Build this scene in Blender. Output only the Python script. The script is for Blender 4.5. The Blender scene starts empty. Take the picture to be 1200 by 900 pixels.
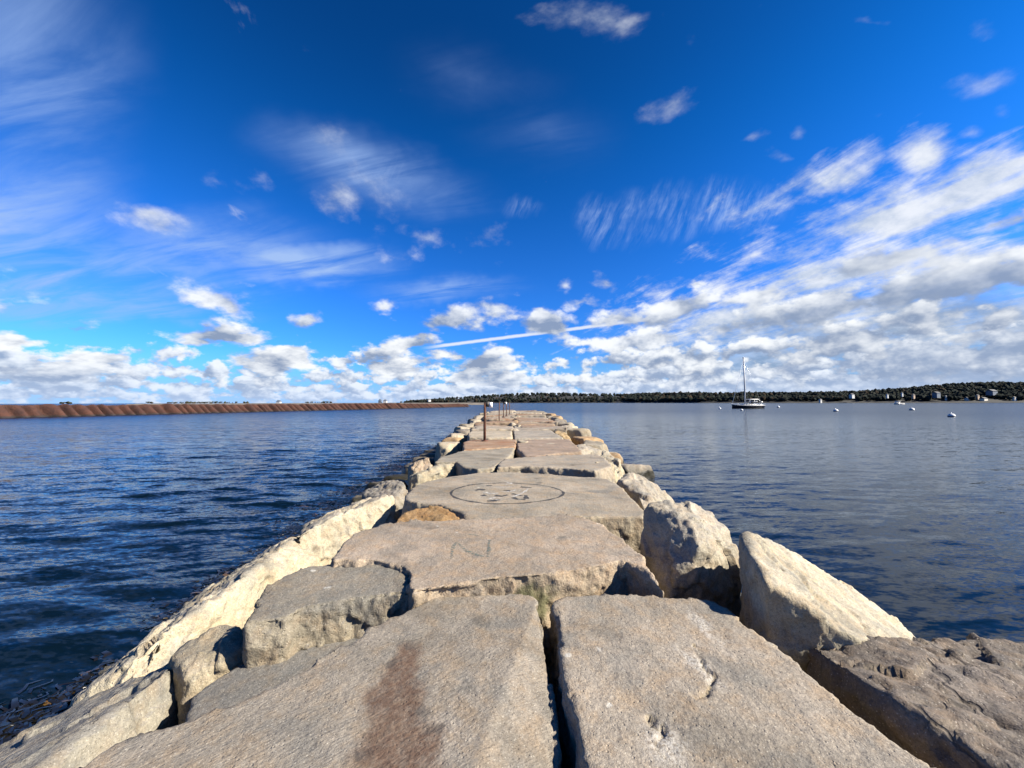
import bpy, bmesh, math, random
import numpy as np
from mathutils import Matrix, Vector
from mathutils.bvhtree import BVHTree

# ------------------------------------------------------------------ camera, sky, sun, exposure
scene = bpy.context.scene
COL = scene.collection
R = math.radians
EYE = 2.95
cam_data = bpy.data.cameras.new('camera'); cam_data.lens = 13.5; cam_data.sensor_width = 36
cam_data.clip_start = 0.05; cam_data.clip_end = 60000
cam = bpy.data.objects.new('camera', cam_data); COL.objects.link(cam)
cam.matrix_world = Matrix.Translation((0, 0, EYE)) @ Matrix.Rotation(R(90 + 2.74), 4, 'X') @ Matrix.Rotation(R(-0.15), 4, 'Z')
scene.camera = cam
scene.view_settings.view_transform = 'Standard'
scene.view_settings.look = 'None'
scene.view_settings.gamma = 1
scene.view_settings.use_curve_mapping = False
scene.view_settings.exposure = 1.5
scene.cycles.use_denoising = True
scene.cycles.max_bounces = 6; scene.cycles.diffuse_bounces = 3; scene.cycles.glossy_bounces = 3
scene.cycles.caustics_reflective = False; scene.cycles.caustics_refractive = False

SUN_AZ, SUN_EL = 106.0, 37.0            # degrees clockwise from the view axis (+Y), and above the horizon
S_DIR = Vector((math.sin(R(SUN_AZ)) * math.cos(R(SUN_EL)), math.cos(R(SUN_AZ)) * math.cos(R(SUN_EL)), math.sin(R(SUN_EL))))
sun_data = bpy.data.lights.new('sun', 'SUN'); sun_data.energy = 5.0; sun_data.angle = R(0.5); sun_data.color = (1.0, 0.915, 0.78)
sun = bpy.data.objects.new('sun', sun_data); COL.objects.link(sun)
sun.rotation_mode = 'QUATERNION'; sun.rotation_quaternion = S_DIR.to_track_quat('Z', 'Y')

world = bpy.data.worlds.new('World'); scene.world = world; world.use_nodes = True

class G:
    """small helper that writes shader node trees as expressions"""
    def __init__(self, tree): self.t = tree; self.n = tree.nodes; self.l = tree.links
    def put(self, sock, v):
        if v is None: return
        if hasattr(v, 'is_output'): self.l.new(v, sock)
        else: sock.default_value = v
    def m(self, op, a, b=None, c=None, clamp=False):
        n = self.n.new('ShaderNodeMath'); n.operation = op; n.use_clamp = clamp
        for i, v in enumerate((a, b, c)): self.put(n.inputs[i], v)
        return n.outputs[0]
    def vm(self, op, a, b=None, out=0):
        n = self.n.new('ShaderNodeVectorMath'); n.operation = op
        self.put(n.inputs[0], a)
        if op == 'SCALE': self.put(n.inputs['Scale'], b)
        elif b is not None: self.put(n.inputs[1], b)
        return n.outputs[out]
    def length(self, a): return self.vm('LENGTH', a, out=1)
    def sep(self, v): n = self.n.new('ShaderNodeSeparateXYZ'); self.put(n.inputs[0], v); return n.outputs
    def xyz(self, x=0., y=0., z=0.):
        n = self.n.new('ShaderNodeCombineXYZ')
        for i, v in enumerate((x, y, z)): self.put(n.inputs[i], v)
        return n.outputs[0]
    def noise(self, v, scale, detail=3, rough=.5, lac=2., dist=0., color=False):
        n = self.n.new('ShaderNodeTexNoise'); n.noise_dimensions = '3D'
        self.put(n.inputs['Vector'], v); self.put(n.inputs['Scale'], scale); n.inputs['Detail'].default_value = detail
        n.inputs['Roughness'].default_value = rough; n.inputs['Lacunarity'].default_value = lac; n.inputs['Distortion'].default_value = dist
        return n.outputs['Color' if color else 0]
    def voro(self, v, scale, feature='F1', out='Distance', rand=1.):
        n = self.n.new('ShaderNodeTexVoronoi'); n.feature = feature
        self.put(n.inputs['Vector'], v); n.inputs['Scale'].default_value = scale; n.inputs['Randomness'].default_value = rand
        return n.outputs[out]
    def ss(self, v, a, b, lo=0., hi=1.):
        n = self.n.new('ShaderNodeMapRange'); n.interpolation_type = 'SMOOTHSTEP'
        self.put(n.inputs['Value'], v)
        for k, x in (('From Min', a), ('From Max', b), ('To Min', lo), ('To Max', hi)): self.put(n.inputs[k], x)
        return n.outputs[0]
    def lin(self, v, a, b, lo=0., hi=1.):
        n = self.n.new('ShaderNodeMapRange'); self.put(n.inputs['Value'], v)
        for k, x in (('From Min', a), ('From Max', b), ('To Min', lo), ('To Max', hi)): self.put(n.inputs[k], x)
        return n.outputs[0]
    def mix(self, f, a, b, mode='MIX'):
        n = self.n.new('ShaderNodeMix'); n.data_type = 'RGBA'; n.blend_type = mode; n.clamp_factor = True
        self.put(n.inputs[0], f)
        for i, v in ((6, a), (7, b)):
            if isinstance(v, (tuple, list)) and len(v) == 3: v = (*v, 1)
            self.put(n.inputs[i], v)
        return n.outputs[2]
    def mapping(self, v, loc=(0, 0, 0), rot=(0, 0, 0), scale=(1, 1, 1), kind='POINT'):
        n = self.n.new('ShaderNodeMapping'); n.vector_type = kind; self.put(n.inputs[0], v)
        n.inputs['Location'].default_value = loc; n.inputs['Rotation'].default_value = rot; n.inputs['Scale'].default_value = scale
        return n.outputs[0]
    def rot_scale(self, v, deg, scale, off=(0, 0, 0)):
        return self.mapping(self.mapping(v, rot=(0, 0, R(deg))), loc=off, scale=scale)

# ---- sky: Nishita light plus clouds as a function of direction only
SKY_STRENGTH = 0.10; SKY_LEVEL = 0.483
def build_sky():
    g = G(world.node_tree); bg = g.n['Background']
    sky = g.n.new('ShaderNodeTexSky'); sky.sky_type = 'NISHITA'; sky.sun_disc = False
    sky.sun_elevation = R(SUN_EL); sky.sun_rotation = R(SUN_AZ); sky.altitude = 0
    sky.air_density = 1.0; sky.dust_density = 0.3; sky.ozone_density = 2.5
    d = g.vm('NORMALIZE', g.n.new('ShaderNodeTexCoord').outputs['Generated'])
    dx, dy, dz = g.sep(d)[0:3]
    # deepen the blue as a polarised, contrasty camera does
    gm = g.n.new('ShaderNodeGamma'); gm.inputs[1].default_value = SKY_GAMMA
    g.put(gm.inputs[0], g.vm('SCALE', sky.outputs[0], 0.1))
    ys = g.m('MAXIMUM', dy, .12)
    u = g.m('DIVIDE', dx, ys); v = g.m('DIVIDE', dz, ys)
    front = g.ss(dy, .1, .25)
    uv = g.xyz(u, v, 0.)
    hl = g.m('SQRT', g.m('ADD', g.m('ADD', g.m('MULTIPLY', dx, dx), g.m('MULTIPLY', dy, dy)), 1e-5))
    e = g.m('MAXIMUM', g.m('DIVIDE', dz, hl), 0.0)                       # tangent of the elevation
    hx = g.m('DIVIDE', dx, hl); hy = g.m('DIVIDE', dy, hl)
    blue = g.vm('MULTIPLY', gm.outputs[0], g.mix(g.ss(e, .0, .75), SKY_TINT_LOW, SKY_TINT))
    blue = g.vm('SCALE', blue, g.m('MULTIPLY', g.ss(e, .35, 1.05, 1.40, 1.), g.ss(e, .0, .30, .80, 1.)))
    # cumulus coordinate: cells shrink and flatten towards the horizon
    k = g.m('POWER', g.m('ADD', e, .13), -0.5)
    P = g.xyz(g.m('MULTIPLY', hx, k), g.m('MULTIPLY', hy, k), g.m('MULTIPLY', e, 1.2))
    e2 = g.m('ADD', e, .022)
    k2 = g.m('POWER', g.m('ADD', e2, .13), -0.5)
    a2 = .03                                                            # a small turn towards the sun
    hx2 = g.m('ADD', hx, g.m('MULTIPLY', hy, a2)); hy2 = g.m('SUBTRACT', hy, g.m('MULTIPLY', hx, a2))
    P2 = g.xyz(g.m('MULTIPLY', hx2, k2), g.m('MULTIPLY', hy2, k2), g.m('MULTIPLY', e2, 1.2))
    def madd(v, m_, a_):
        n = g.n.new('ShaderNodeVectorMath'); n.operation = 'MULTIPLY_ADD'
        g.put(n.inputs[0], v); g.put(n.inputs[1], m_); g.put(n.inputs[2], a_); return n.outputs[0]
    turned = {}
    def turn(key, vec, deg):
        if (key, deg) not in turned:
            c_, s_ = math.cos(R(deg)), math.sin(R(deg))
            turned[key, deg] = vec if deg == 0 else g.xyz(g.vm('DOT_PRODUCT', vec, (c_, s_, 0), out=1), g.vm('DOT_PRODUCT', vec, (-s_, c_, 0), out=1), 0.)
        return turned[key, deg]
    def blobs(lst, vec, key):
        acc = None
        for (cx, cy, rx, ry, st, rot) in lst:
            rot = min((-15, 0, 10, 20), key=lambda a: abs(a - rot))
            c_, s_ = math.cos(R(rot)), math.sin(R(rot)); x0, y0 = (cx - 600) / 450, (471.5 - cy) / 450
            x1, y1 = c_ * x0 + s_ * y0, -s_ * x0 + c_ * y0; ax, ay = 450 / rx, 450 / ry
            f = g.m('MULTIPLY_ADD', g.length(madd(turn(key, vec, rot), (ax, ay, 0), (-x1 * ax, -y1 * ay, 0))), -st, st)
            acc = f if acc is None else g.m('MAXIMUM', acc, f)
        return g.m('MAXIMUM', acc, -1.0)
    wob = g.noise(P, 3.0, 4, .6, color=True)
    wv = g.vm('SCALE', g.vm('SUBTRACT', wob, (.5, .5, .5)), .17)
    uvw = g.vm('ADD', uv, wv)
    CUM = [(168,241,58,24,1.0,-8),(380,220,55,30,.75,-10),(300,196,30,22,.4,0),(430,205,60,35,.35,-30),(505,270,80,24,.65,-3),(255,343,66,21,.9,-8),(215,322,32,16,.6,-10),
        (92,383,30,12,.6,0),(15,398,36,15,1.0,0),(265,392,75,22,1.05,-3),(352,376,18,15,.8,0),(454,354,24,8,.55,0),(518,379,64,15,.85,5),
        (585,364,46,13,.75,10),(645,382,40,26,1.5,-10),(486,406,34,16,1.2,-10),(685,343,25,10,.7,0),(712,322,20,14,.6,-20),(660,326,18,9,.45,0),
        (815,335,18,5,.7,5),(728,365,24,12,.75,0),(795,110,30,15,.55,10),(718,8,80,26,.75,0),(890,150,22,8,.65,15),(925,167,15,8,.4,0),(940,140,8,5,.3,0),
        (1172,75,60,24,.65,10),(1178,12,38,22,.7,20),(828,40,14,16,.3,0),(975,35,34,12,.35,35),(1050,2,36,9,.5,0),(1040,125,26,10,.35,15),(1150,143,18,10,.5,20),(1192,118,16,12,.5,0),(110,418,60,18,.9,0),(60,440,90,20,.7,0),(0,330,50,25,.35,0),(210,205,26,14,.3,0),
        (565,430,60,30,.9,0),(470,425,90,22,.8,0),(330,430,70,24,.8,0)]
    CIR = [(978,198,72,30,1.35,28),(930,230,110,26,.62,22),(1090,170,46,28,1.2,20),(1040,262,210,56,1.5,20),(1150,215,150,48,1.5,20),(900,285,70,26,.9,20),
        (1010,325,250,46,1.4,10),(1120,300,160,36,1.3,8),(760,355,90,26,.55,12),(870,370,190,44,1.2,8),(1080,380,220,50,1.3,3),(1180,262,60,10,.7,14)]
    n1 = g.noise(P, 5.2, 9, .57); n1b = g.noise(P2, 5.2, 5, .55)
    cum = g.m('MULTIPLY_ADD', g.m('SUBTRACT', g.m('MAXIMUM', blobs(CUM, uvw, 'w'), -.6), -0.6), front, -.6)
    field = cum
    fc = g.m('MULTIPLY_ADD', g.m('SUBTRACT', n1, .5), 3.3, field)
    fcb = g.m('MULTIPLY_ADD', g.m('SUBTRACT', n1b, .5), 3.3, field)
    a_c = g.m('MULTIPLY', g.ss(fc, .08, g.lin(e, .12, .5, .6, 1.5)), g.lin(e, .15, .6, 1., .68))
    # streaky bright bands: noise stretched along the wind
    Q = g.xyz(g.m('DIVIDE', hx, g.m('ADD', e, .09)), g.m('DIVIDE', hy, g.m('ADD', e, .09)), 0.)
    Qs = madd(turn('q', Q, 14), (2.6, .75, 1.), (0, 0, 0))
    n2 = g.noise(Qs, 2.3, 9, .62, dist=.4)
    n2b = g.noise(P, 9.0, 6, .62)
    cir = g.m('MULTIPLY_ADD', g.m('SUBTRACT', g.m('MAXIMUM', blobs(CIR, uvw, 'w'), -.6), -0.6), front, -.6)
    fi = g.m('ADD', cir, g.m('ADD', g.m('MULTIPLY', g.m('SUBTRACT', n2, .5), 3.0), g.m('MULTIPLY', g.m('SUBTRACT', n2b, .5), 2.0)))
    a_i = g.m('MULTIPLY', g.ss(fi, .0, 1.35), .93)
    # thin veils
    VEIL = [(0,60,200,230,.75,0),(-20,250,220,150,.95,0),(70,320,220,80,.9,0),(335,300,170,44,1.15,0),(430,190,190,66,.66,-18),(560,80,150,75,.30,-25),(520,335,140,30,.6,0),(220,290,230,80,.7,0),(160,360,200,26,.7,5),(640,150,130,70,.25,0)]
    veil = g.m('MULTIPLY', g.m('MAXIMUM', blobs(VEIL, uvw, 'w'), 0.), front)
    Qv = madd(turn('q', Q, -14), (.7, 3., 1.), (3, 0, 0))
    n3 = g.noise(Qv, 1.6, 8, .6, dist=.6)
    a_v = g.m('MULTIPLY', g.m('MULTIPLY', veil, g.ss(veil, 0., .5)), g.ss(n3, .30, .70, .12, 1.2))
    # feathery fall streaks
    FEA = [(705,245,40,40,.8,0),(745,242,44,46,.8,0),(790,235,50,44,.9,0),(850,235,50,34,.9,15),(900,240,50,40,.8,20),(610,235,36,16,.5,0),(470,190,40,40,.4,0)]
    fea = g.m('MULTIPLY', g.m('MAXIMUM', blobs(FEA, uvw, 'w'), 0.), front)
    n4 = g.noise(madd(turn('f', g.vm('ADD', uv, g.vm('SCALE', wv, .25)), -24), (46., 7., 1.), (0, 0, 0)), 1., 7, .66)
    a_f = g.m('MULTIPLY', g.ss(g.m('MULTIPLY', fea, 1.5), 0., 1.), g.m('MULTIPLY', g.ss(n4, .34, .78, 0., .50), g.ss(n1, .34, .62, .25, 1.)))
    # contrail
    tl = g.mapping(uv, ((640 - 600) / 450, (391 - 0 - 391 + 471.5 - 389) / 450, 0), (0, 0, R(7.2)), (1, 1, 1), 'TEXTURE')
    tx, ty, _ = g.sep(tl)[0:3]
    a_t = g.m('MULTIPLY', g.ss(g.m('ABSOLUTE', g.m('MULTIPLY_ADD', g.noise(uv, 30., 3), .004, g.m('SUBTRACT', ty, .002))), .0015, .006, 1., 0.), g.ss(g.m('ABSOLUTE', tx), .26, .34, 1., 0.))
    a_t = g.m('MULTIPLY', g.m('MULTIPLY', a_t, .8), front)
    # cloud brightness: relief towards the sun, thick parts greyer below
    rel = g.m('SUBTRACT', fc, fcb)
    lit = g.m('MULTIPLY_ADD', rel, 1.1, .42, clamp=True)
    thick = g.ss(fc, .5, 1.6)
    lit = g.m('MULTIPLY', lit, g.m('MULTIPLY_ADD', thick, -.22, 1.0))
    c_cum = g.mix(lit, C_SHADE, C_LIT)
    low = g.ss(e, .0, .10, 1., 0.)
    c_cum = g.mix(g.m('MULTIPLY', low, .35), c_cum, C_FAR)
    c_cir = g.mix(g.ss(g.m('MULTIPLY_ADD', g.m('SUBTRACT', n2b, n1), 1.2, .5), .2, .8), C_CIRS, C_CIR)
    col = g.mix(a_v, blue, C_VEIL)
    col = g.mix(a_f, col, C_FEA)
    col = g.mix(a_t, col, C_CIR)
    col = g.mix(a_i, col, c_cir)
    # grey sheet behind the bank on the right
    col = g.mix(g.ss(e, .0, .13, .80, 0.), col, C_HAZE)
    sheet = g.m('MULTIPLY', g.ss(u, .05, .75), g.m('MULTIPLY', g.ss(g.m('SUBTRACT', e, g.m('MULTIPLY', u, .05)), .06, .22, 1., 0.), front))
    sheet = g.m('MULTIPLY', sheet, g.ss(n1, .30, .55, .45, .92))
    col = g.mix(sheet, col, g.mix(g.ss(n2b, .35, .65), C_SHEET, C_SHEET2))
    # rows of cumulus, the farthest first: each row has its own cell size
    H = g.xyz(hx, hy, e)
    for (e0, hh, sc, c0, c1, rise, off, sq) in ROWS:
        ec = g.m('MULTIPLY_ADD', g.ss(u, .1, 1.3), rise, e0)
        q = g.m('DIVIDE', g.m('SUBTRACT', e, ec), hh)
        qq = g.m('MULTIPLY', g.m('ABSOLUTE', q), -.62)
        A = madd(H, (sc / sq, sc / sq, sc), (off, off * .3, 0)); B = g.vm('ADD', A, g.xyz(g.m('MULTIPLY', hy, .20), g.m('MULTIPLY', hx, -.20), .42))
        na = g.noise(A, 1., 6, .55); nb = g.noise(B, 1., 4, .55)
        gate = g.noise(madd(H, (2.2, 2.2, 1.), (off * 2, 0, 0)), 1., 2)
        cov = g.m('ADD', g.ss(u, -.25, .45, c0, c1), g.m('MULTIPLY', g.m('SUBTRACT', gate, .5), 1.2))
        fa = g.m('MULTIPLY_ADD', g.m('SUBTRACT', na, .5), 4.0, g.m('ADD', qq, cov))
        al = g.ss(fa, .0, .42)
        lt = g.m('MULTIPLY_ADD', g.m('SUBTRACT', na, nb), 3.6, g.m('MULTIPLY_ADD', q, .22, .52))
        lt = g.m('MULTIPLY', lt, g.ss(fa, .3, 1.9, 1., .62))
        lt = g.m('MULTIPLY', lt, g.ss(u, .3, 1.1, .95, .60))
        cc = g.mix(g.ss(lt, .0, 1.), C_SHADE, C_LIT)
        cc = g.mix(g.ss(ec, .0, .12, .38, .0), cc, C_FAR)
        col = g.mix(g.m('MULTIPLY', al, .96), col, cc)
    col = g.mix(a_c, col, c_cum)
    # pale air at the very horizon
    col = g.mix(g.ss(e, .0, .05, .35, 0.), col, C_FAR)
    g.put(bg.inputs[0], g.vm('SCALE', col, SKY_LEVEL / SKY_STRENGTH)); bg.inputs[1].default_value = SKY_STRENGTH
SKY_GAMMA = 1.5
SKY_TINT = (0.07, .92, 1.55); SKY_TINT_LOW = (.30, .76, 1.45)
C_LIT = (.74, .76, .78); C_SHADE = (.20, .26, .38); C_FAR = (.40, .52, .74); C_CIR = (.68, .70, .73); C_CIRS = (.36, .43, .54)
C_VEIL = (.27, .40, .68); C_FEA = (.42, .55, .80); C_HAZE = (.20, .42, .82); C_SHEET = (.20, .27, .38); C_SHEET2 = (.34, .41, .53)
# elevation, half height, cells, cover left, cover right, rise to the right, offset, sideways stretch
ROWS = [(.016, .014, 44., .75, .80, 0., 3., 1.8), (.036, .018, 33., .70, .85, .003, 11., 1.6), (.064, .026, 29., .42, .80, .012, 23., 1.5), (.10, .033, 21., .10, .65, .03, 37., 1.5), (.15, .04, 13., -.45, .5, .05, 51., 1.5), (.20, .05, 10., -1.2, .32, .08, 61., 1.5)]
build_sky()


# ------------------------------------------------------------------ numpy noise
_rs = np.random.RandomState(7)
_PERM = np.concatenate([_rs.permutation(256)] * 3)
_GRAD = _rs.normal(size=(256, 3)); _GRAD /= np.linalg.norm(_GRAD, axis=1)[:, None]
def perlin(p):
    i = np.floor(p).astype(int); f = p - i; u = f * f * f * (f * (f * 6 - 15) + 10)
    i &= 255; res = 0
    for dx in (0, 1):
        for dy in (0, 1):
            for dz in (0, 1):
                h = _PERM[_PERM[_PERM[(i[:, 0] + dx) & 255] + ((i[:, 1] + dy) & 255)] + ((i[:, 2] + dz) & 255)]
                g = _GRAD[h]; d = f - np.array((dx, dy, dz))
                w = (u[:, 0] if dx else 1 - u[:, 0]) * (u[:, 1] if dy else 1 - u[:, 1]) * (u[:, 2] if dz else 1 - u[:, 2])
                res = res + w * (g * d).sum(1)
    return res * 1.5
def fbm(p, octaves=3, gain=.5):
    a, s, r = 1., 1., 0
    for k in range(octaves):
        r = r + a * perlin(p * s + 17.3 * k); a *= gain; s *= 2.03
    return r
def ridged(p, octaves=3):
    a, s, r = 1., 1., 0
    for k in range(octaves):
        r = r + a * (1 - 2 * np.abs(perlin(p * s + 9.1 * k))); a *= .5; s *= 2.1
    return r

def broken(p, cell, seed):
    """piecewise flat offsets: each cell of a jittered lattice is a small plane of its own tilt, as on split rock"""
    q = p / cell; i = np.floor(q).astype(int); best = np.full(len(p), 9e9); val = np.zeros(len(p))
    for dx in (-1, 0, 1):
        for dy in (-1, 0, 1):
            for dz in (-1, 0, 1):
                c = i + (dx, dy, dz); h = _PERM[_PERM[_PERM[(c[:, 0] + seed) & 255] + (c[:, 1] & 255)] + (c[:, 2] & 255)]
                v = q - (c + .5 + _GRAD[h] * .38); s = (v * v).sum(1); m = s < best
                best = np.where(m, s, best); val = np.where(m, (v * _GRAD[(h + 77) & 255]).sum(1), val)
    return val * cell

# ------------------------------------------------------------------ object helpers
def link(name, mesh, mat=None, parent=None, smooth=True):
    o = bpy.data.objects.new(name, mesh); COL.objects.link(o)
    if mat and not mesh.materials: mesh.materials.append(mat)
    if parent: o.parent = parent
    if smooth and len(mesh.polygons): mesh.polygons.foreach_set('use_smooth', [True] * len(mesh.polygons))
    return o
def mesh_of(name, verts, faces):
    me = bpy.data.meshes.new(name); me.from_pydata([tuple(v) for v in verts], [], faces); me.update(); return me
def from_bm(name, bm):
    me = bpy.data.meshes.new(name); bmesh.ops.recalc_face_normals(bm, faces=bm.faces); bm.to_mesh(me); bm.free(); return me
def tag(o, label=None, cat=None, group=None, kind=None):
    for k, v in (('label', label), ('category', cat), ('group', group), ('kind', kind)):
        if v: o[k] = v
    return o
def empty(name, loc):
    o = bpy.data.objects.new(name, None); COL.objects.link(o); o.location = loc; return o
def tube(bm, pts, rad, seg=8, cap=True):
    pts = [Vector(p) for p in pts]; rads = rad if isinstance(rad, (list, tuple)) else [rad] * len(pts)
    rings = []
    for i, p in enumerate(pts):
        d = (pts[min(i + 1, len(pts) - 1)] - pts[max(i - 1, 0)]).normalized()
        a = d.cross(Vector((0, 0, 1)) if abs(d.z) < .9 else Vector((1, 0, 0))).normalized(); b = d.cross(a)
        rings.append([bm.verts.new(p + (a * math.cos(2 * math.pi * k / seg) + b * math.sin(2 * math.pi * k / seg)) * rads[i]) for k in range(seg)])
    for r0, r1 in zip(rings, rings[1:]):
        for k in range(seg): bm.faces.new((r0[k], r0[(k + 1) % seg], r1[(k + 1) % seg], r1[k]))
    if cap: bm.faces.new(rings[0][::-1]); bm.faces.new(rings[-1])
def box(bm, c, s, bev=0, rot=None):
    r = bmesh.ops.create_cube(bm, size=1); vs = r['verts']
    bmesh.ops.scale(bm, vec=s, verts=vs)
    if bev: 
        es = list({e for v in vs for e in v.link_edges}); rb = bmesh.ops.bevel(bm, geom=es, offset=bev, segments=2, affect='EDGES'); vs = list({v for f in rb['faces'] for v in f.verts} | {v for v in vs if v.is_valid})
    if rot: bmesh.ops.rotate(bm, cent=(0, 0, 0), matrix=rot, verts=vs)
    bmesh.ops.translate(bm, vec=c, verts=vs)

def new_mat(name):
    m = bpy.data.materials.new(name); m.use_nodes = True; g = G(m.node_tree)
    return m, g, m.node_tree.nodes['Principled BSDF']
def plain(name, col, rough=.5, metal=0., var=.0, scale=4.):
    m, g, b = new_mat(name)
    tc = g.n.new('ShaderNodeTexCoord').outputs['Object']
    n = g.noise(tc, scale, 4)
    c = g.mix(g.ss(n, .3, .7), tuple(x * (1 - var) for x in col), tuple(min(1, x * (1 + var)) for x in col))
    g.put(b.inputs['Base Color'], c); b.inputs['Roughness'].default_value = rough; b.inputs['Metallic'].default_value = metal
    return m

# ------------------------------------------------------------------ materials
def granite(name, grain=0, stain=None, moss=False, rust=False, film=None, hair_cracks=False):
    m, g, b = new_mat(name)
    oi = g.n.new('ShaderNodeObjectInfo'); tc = g.n.new('ShaderNodeTexCoord').outputs['Object']
    geo = g.n.new('ShaderNodeNewGeometry')
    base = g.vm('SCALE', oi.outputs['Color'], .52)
    P = g.vm('ADD', tc, g.vm('SCALE', g.xyz(1., .7, .4), g.m('MULTIPLY', oi.outputs['Random'], 60.)))
    n_big = g.noise(P, 1.3, 5, .6); n_mid = g.noise(P, 7., 5, .65); n_fine = g.noise(P, 55., 4, .7); n_sp = g.noise(P, 170., 2, .6)
    c = g.vm('MULTIPLY', base, g.xyz(*[g.ss(n_big, .25, .75, a, bb) for a, bb in ((.70, 1.22), (.71, 1.20), (.70, 1.18))]))
    # tops weathered, broken sides paler and creamier
    nz = g.sep(geo.outputs['True Normal'])[2]
    fresh = g.m('ADD', g.m('ABSOLUTE', nz), g.m('MULTIPLY', g.m('SUBTRACT', n_mid, .5), 1.2))
    c = g.mix(g.ss(fresh, .45, .80, .85, 0.), c, g.vm('MULTIPLY', c, (1.30, 1.25, 1.10)))
    # warm weathering film and greyer patches
    warm = g.vm('MULTIPLY', base, (1.10, .89, .66))
    c = g.mix(g.ss(n_mid, .42, .68, .12, .65), c, warm)
    n2 = g.noise(g.vm('ADD', P, (9., 3., 1.)), 3.1, 5, .65)
    c = g.mix(g.ss(n2, .48, .68, 0., .7), c, g.vm('MULTIPLY', base, (.66, .69, .72)))
    # crystal speckle: feldspar, quartz and dark mica
    c = g.vm('SCALE', c, g.ss(n_fine, .30, .70, .80, 1.18))
    c = g.vm('SCALE', c, g.ss(n_sp, .30, .70, .88, 1.10))
    v = g.voro(P, 75.); mica = g.ss(v, .10, .28, .55, 0.)
    c = g.mix(mica, c, (.045, .04, .036))
    v2 = g.voro(g.vm('ADD', P, (4., 4., 4.)), 48.); c = g.mix(g.ss(v2, .08, .24, .45, 0.), c, (.42, .39, .33))
    # lichen and bird lime spots, few
    v3 = g.voro(g.vm('ADD', P, g.vm('SCALE', g.noise(P, 20., 2, color=True), .08)), 2.6)
    c = g.mix(g.ss(v3, .035, .075, .6, 0.), c, (.42, .41, .37))
    v4 = g.voro(g.vm('ADD', g.vm('ADD', P, (2., 7., 3.)), g.vm('SCALE', g.noise(P, 14., 2, color=True), .15)), 1.7)
    c = g.mix(g.ss(v4, .05, .16, .55, 0.), c, (.06, .057, .05))
    # water stains in long soft tongues, and hairline cracks
    n5 = g.noise(g.rot_scale(P, 25, (.5, 1.6, 1.)), 1.1, 6, .7, dist=.5)
    c = g.vm('SCALE', c, g.ss(n5, .34, .52, .72, 1.))
    crack = 0.
    if hair_cracks:
        hair = g.voro(g.vm('ADD', P, g.vm('SCALE', g.noise(P, 2.6, 3, .55, color=True), .40)), .42, 'DISTANCE_TO_EDGE')
        crack = g.m('MULTIPLY', g.ss(hair, .001, .006, 1., 0.), g.ss(g.noise(P, .9, 2), .50, .58))
        c = g.mix(g.m('MULTIPLY', crack, .6), c, (.03, .026, .022))
    if rust:
        w = g.noise(g.mapping(P, scale=(.6, 3., 1.)), 1.6, 4, .6)
        c = g.mix(g.ss(w, .45, .62, 0., .8), c, (.17, .078, .035))
    if stain:
        n = g.noise(P, 4., 5, .65, color=True); wx = g.vm('ADD', tc, g.vm('SCALE', g.vm('SUBTRACT', n, (.5, .5, .5)), .30))
        wx = g.vm('MULTIPLY', wx, (1., 1., 0.))
        acc = None
        for (cx, cy, rx, ry, rot) in stain['patches']:
            q = g.mapping(wx, (cx, cy, 0), (0, 0, rot), (rx, ry, 1), 'TEXTURE'); f = g.length(q)
            acc = f if acc is None else g.m('MINIMUM', acc, f)
        fade = g.ss(g.noise(P, 26., 3, .6), .25, .65, .62, 1.0)
        c = g.mix(g.m('MULTIPLY', g.ss(acc, .55, 1.15, .95, 0.), fade), c, g.vm('SCALE', g.mix(n_mid, (.066, .036, .022), (.106, .067, .045)), g.ss(n_fine, .3, .7, .75, 1.2)))
        acc = None
        for (cx, cy, r_) in stain['blots']:
            f = g.m('DIVIDE', g.length(g.vm('SUBTRACT', wx, (cx, cy, 0))), r_)
            acc = f if acc is None else g.m('MINIMUM', acc, f)
        c = g.mix(g.ss(acc, .3, 1.3, .6, 0.), c, (.04, .037, .034))
    if film:
        n = g.noise(P, 5., 5, .7, color=True); wx = g.vm('MULTIPLY', g.vm('ADD', tc, g.vm('SCALE', g.vm('SUBTRACT', n, (.5, .5, .5)), .22)), (1., 1., 0.))
        acc = None
        for (cx, cy, rx, ry, rot) in film:
            f = g.length(g.mapping(wx, (cx, cy, 0), (0, 0, rot), (rx, ry, 1), 'TEXTURE')); acc = f if acc is None else g.m('MINIMUM', acc, f)
        c = g.mix(g.m('MULTIPLY', g.ss(acc, .3, 1.3, .5, 0.), g.ss(n_fine, .35, .6)), c, (.42, .41, .38))
    if moss:
        px = g.vm('DIVIDE', g.vm('SUBTRACT', geo.outputs['Position'], moss[0]), moss[1])
        f = g.m('ADD', g.length(px), g.m('MULTIPLY', g.m('SUBTRACT', n_mid, .5), 1.6))
        c = g.mix(g.ss(f, .45, 1.1, .75, 0.), c, (.06, .068, .024))
    # tide zone: black algae and weed film, ragged top
    z = g.sep(geo.outputs['Position'])[2]
    zz = g.m('ADD', z, g.m('MULTIPLY', g.m('SUBTRACT', g.noise(P, 3., 4, .6), .5), .55))
    tide = g.ss(zz, .22, .40, 1., 0.)
    c = g.mix(g.ss(zz, .35, .62, .5, 0.), c, (.10, .085, .06))
    c = g.mix(tide, c, g.mix(n_mid, (.012, .011, .008), (.03, .026, .012)))
    g.put(b.inputs['Base Color'], c)
    g.put(b.inputs['Roughness'], g.m('MULTIPLY_ADD', tide, -.45, .88)); b.inputs['Specular IOR Level'].default_value = .3
    # bump
    h = g.m('ADD', g.m('MULTIPLY', g.noise(P, 24., 5, .65), 1.0), g.m('ADD', g.m('MULTIPLY', n_fine, .40), g.m('MULTIPLY', n_sp, .10)))
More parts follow.
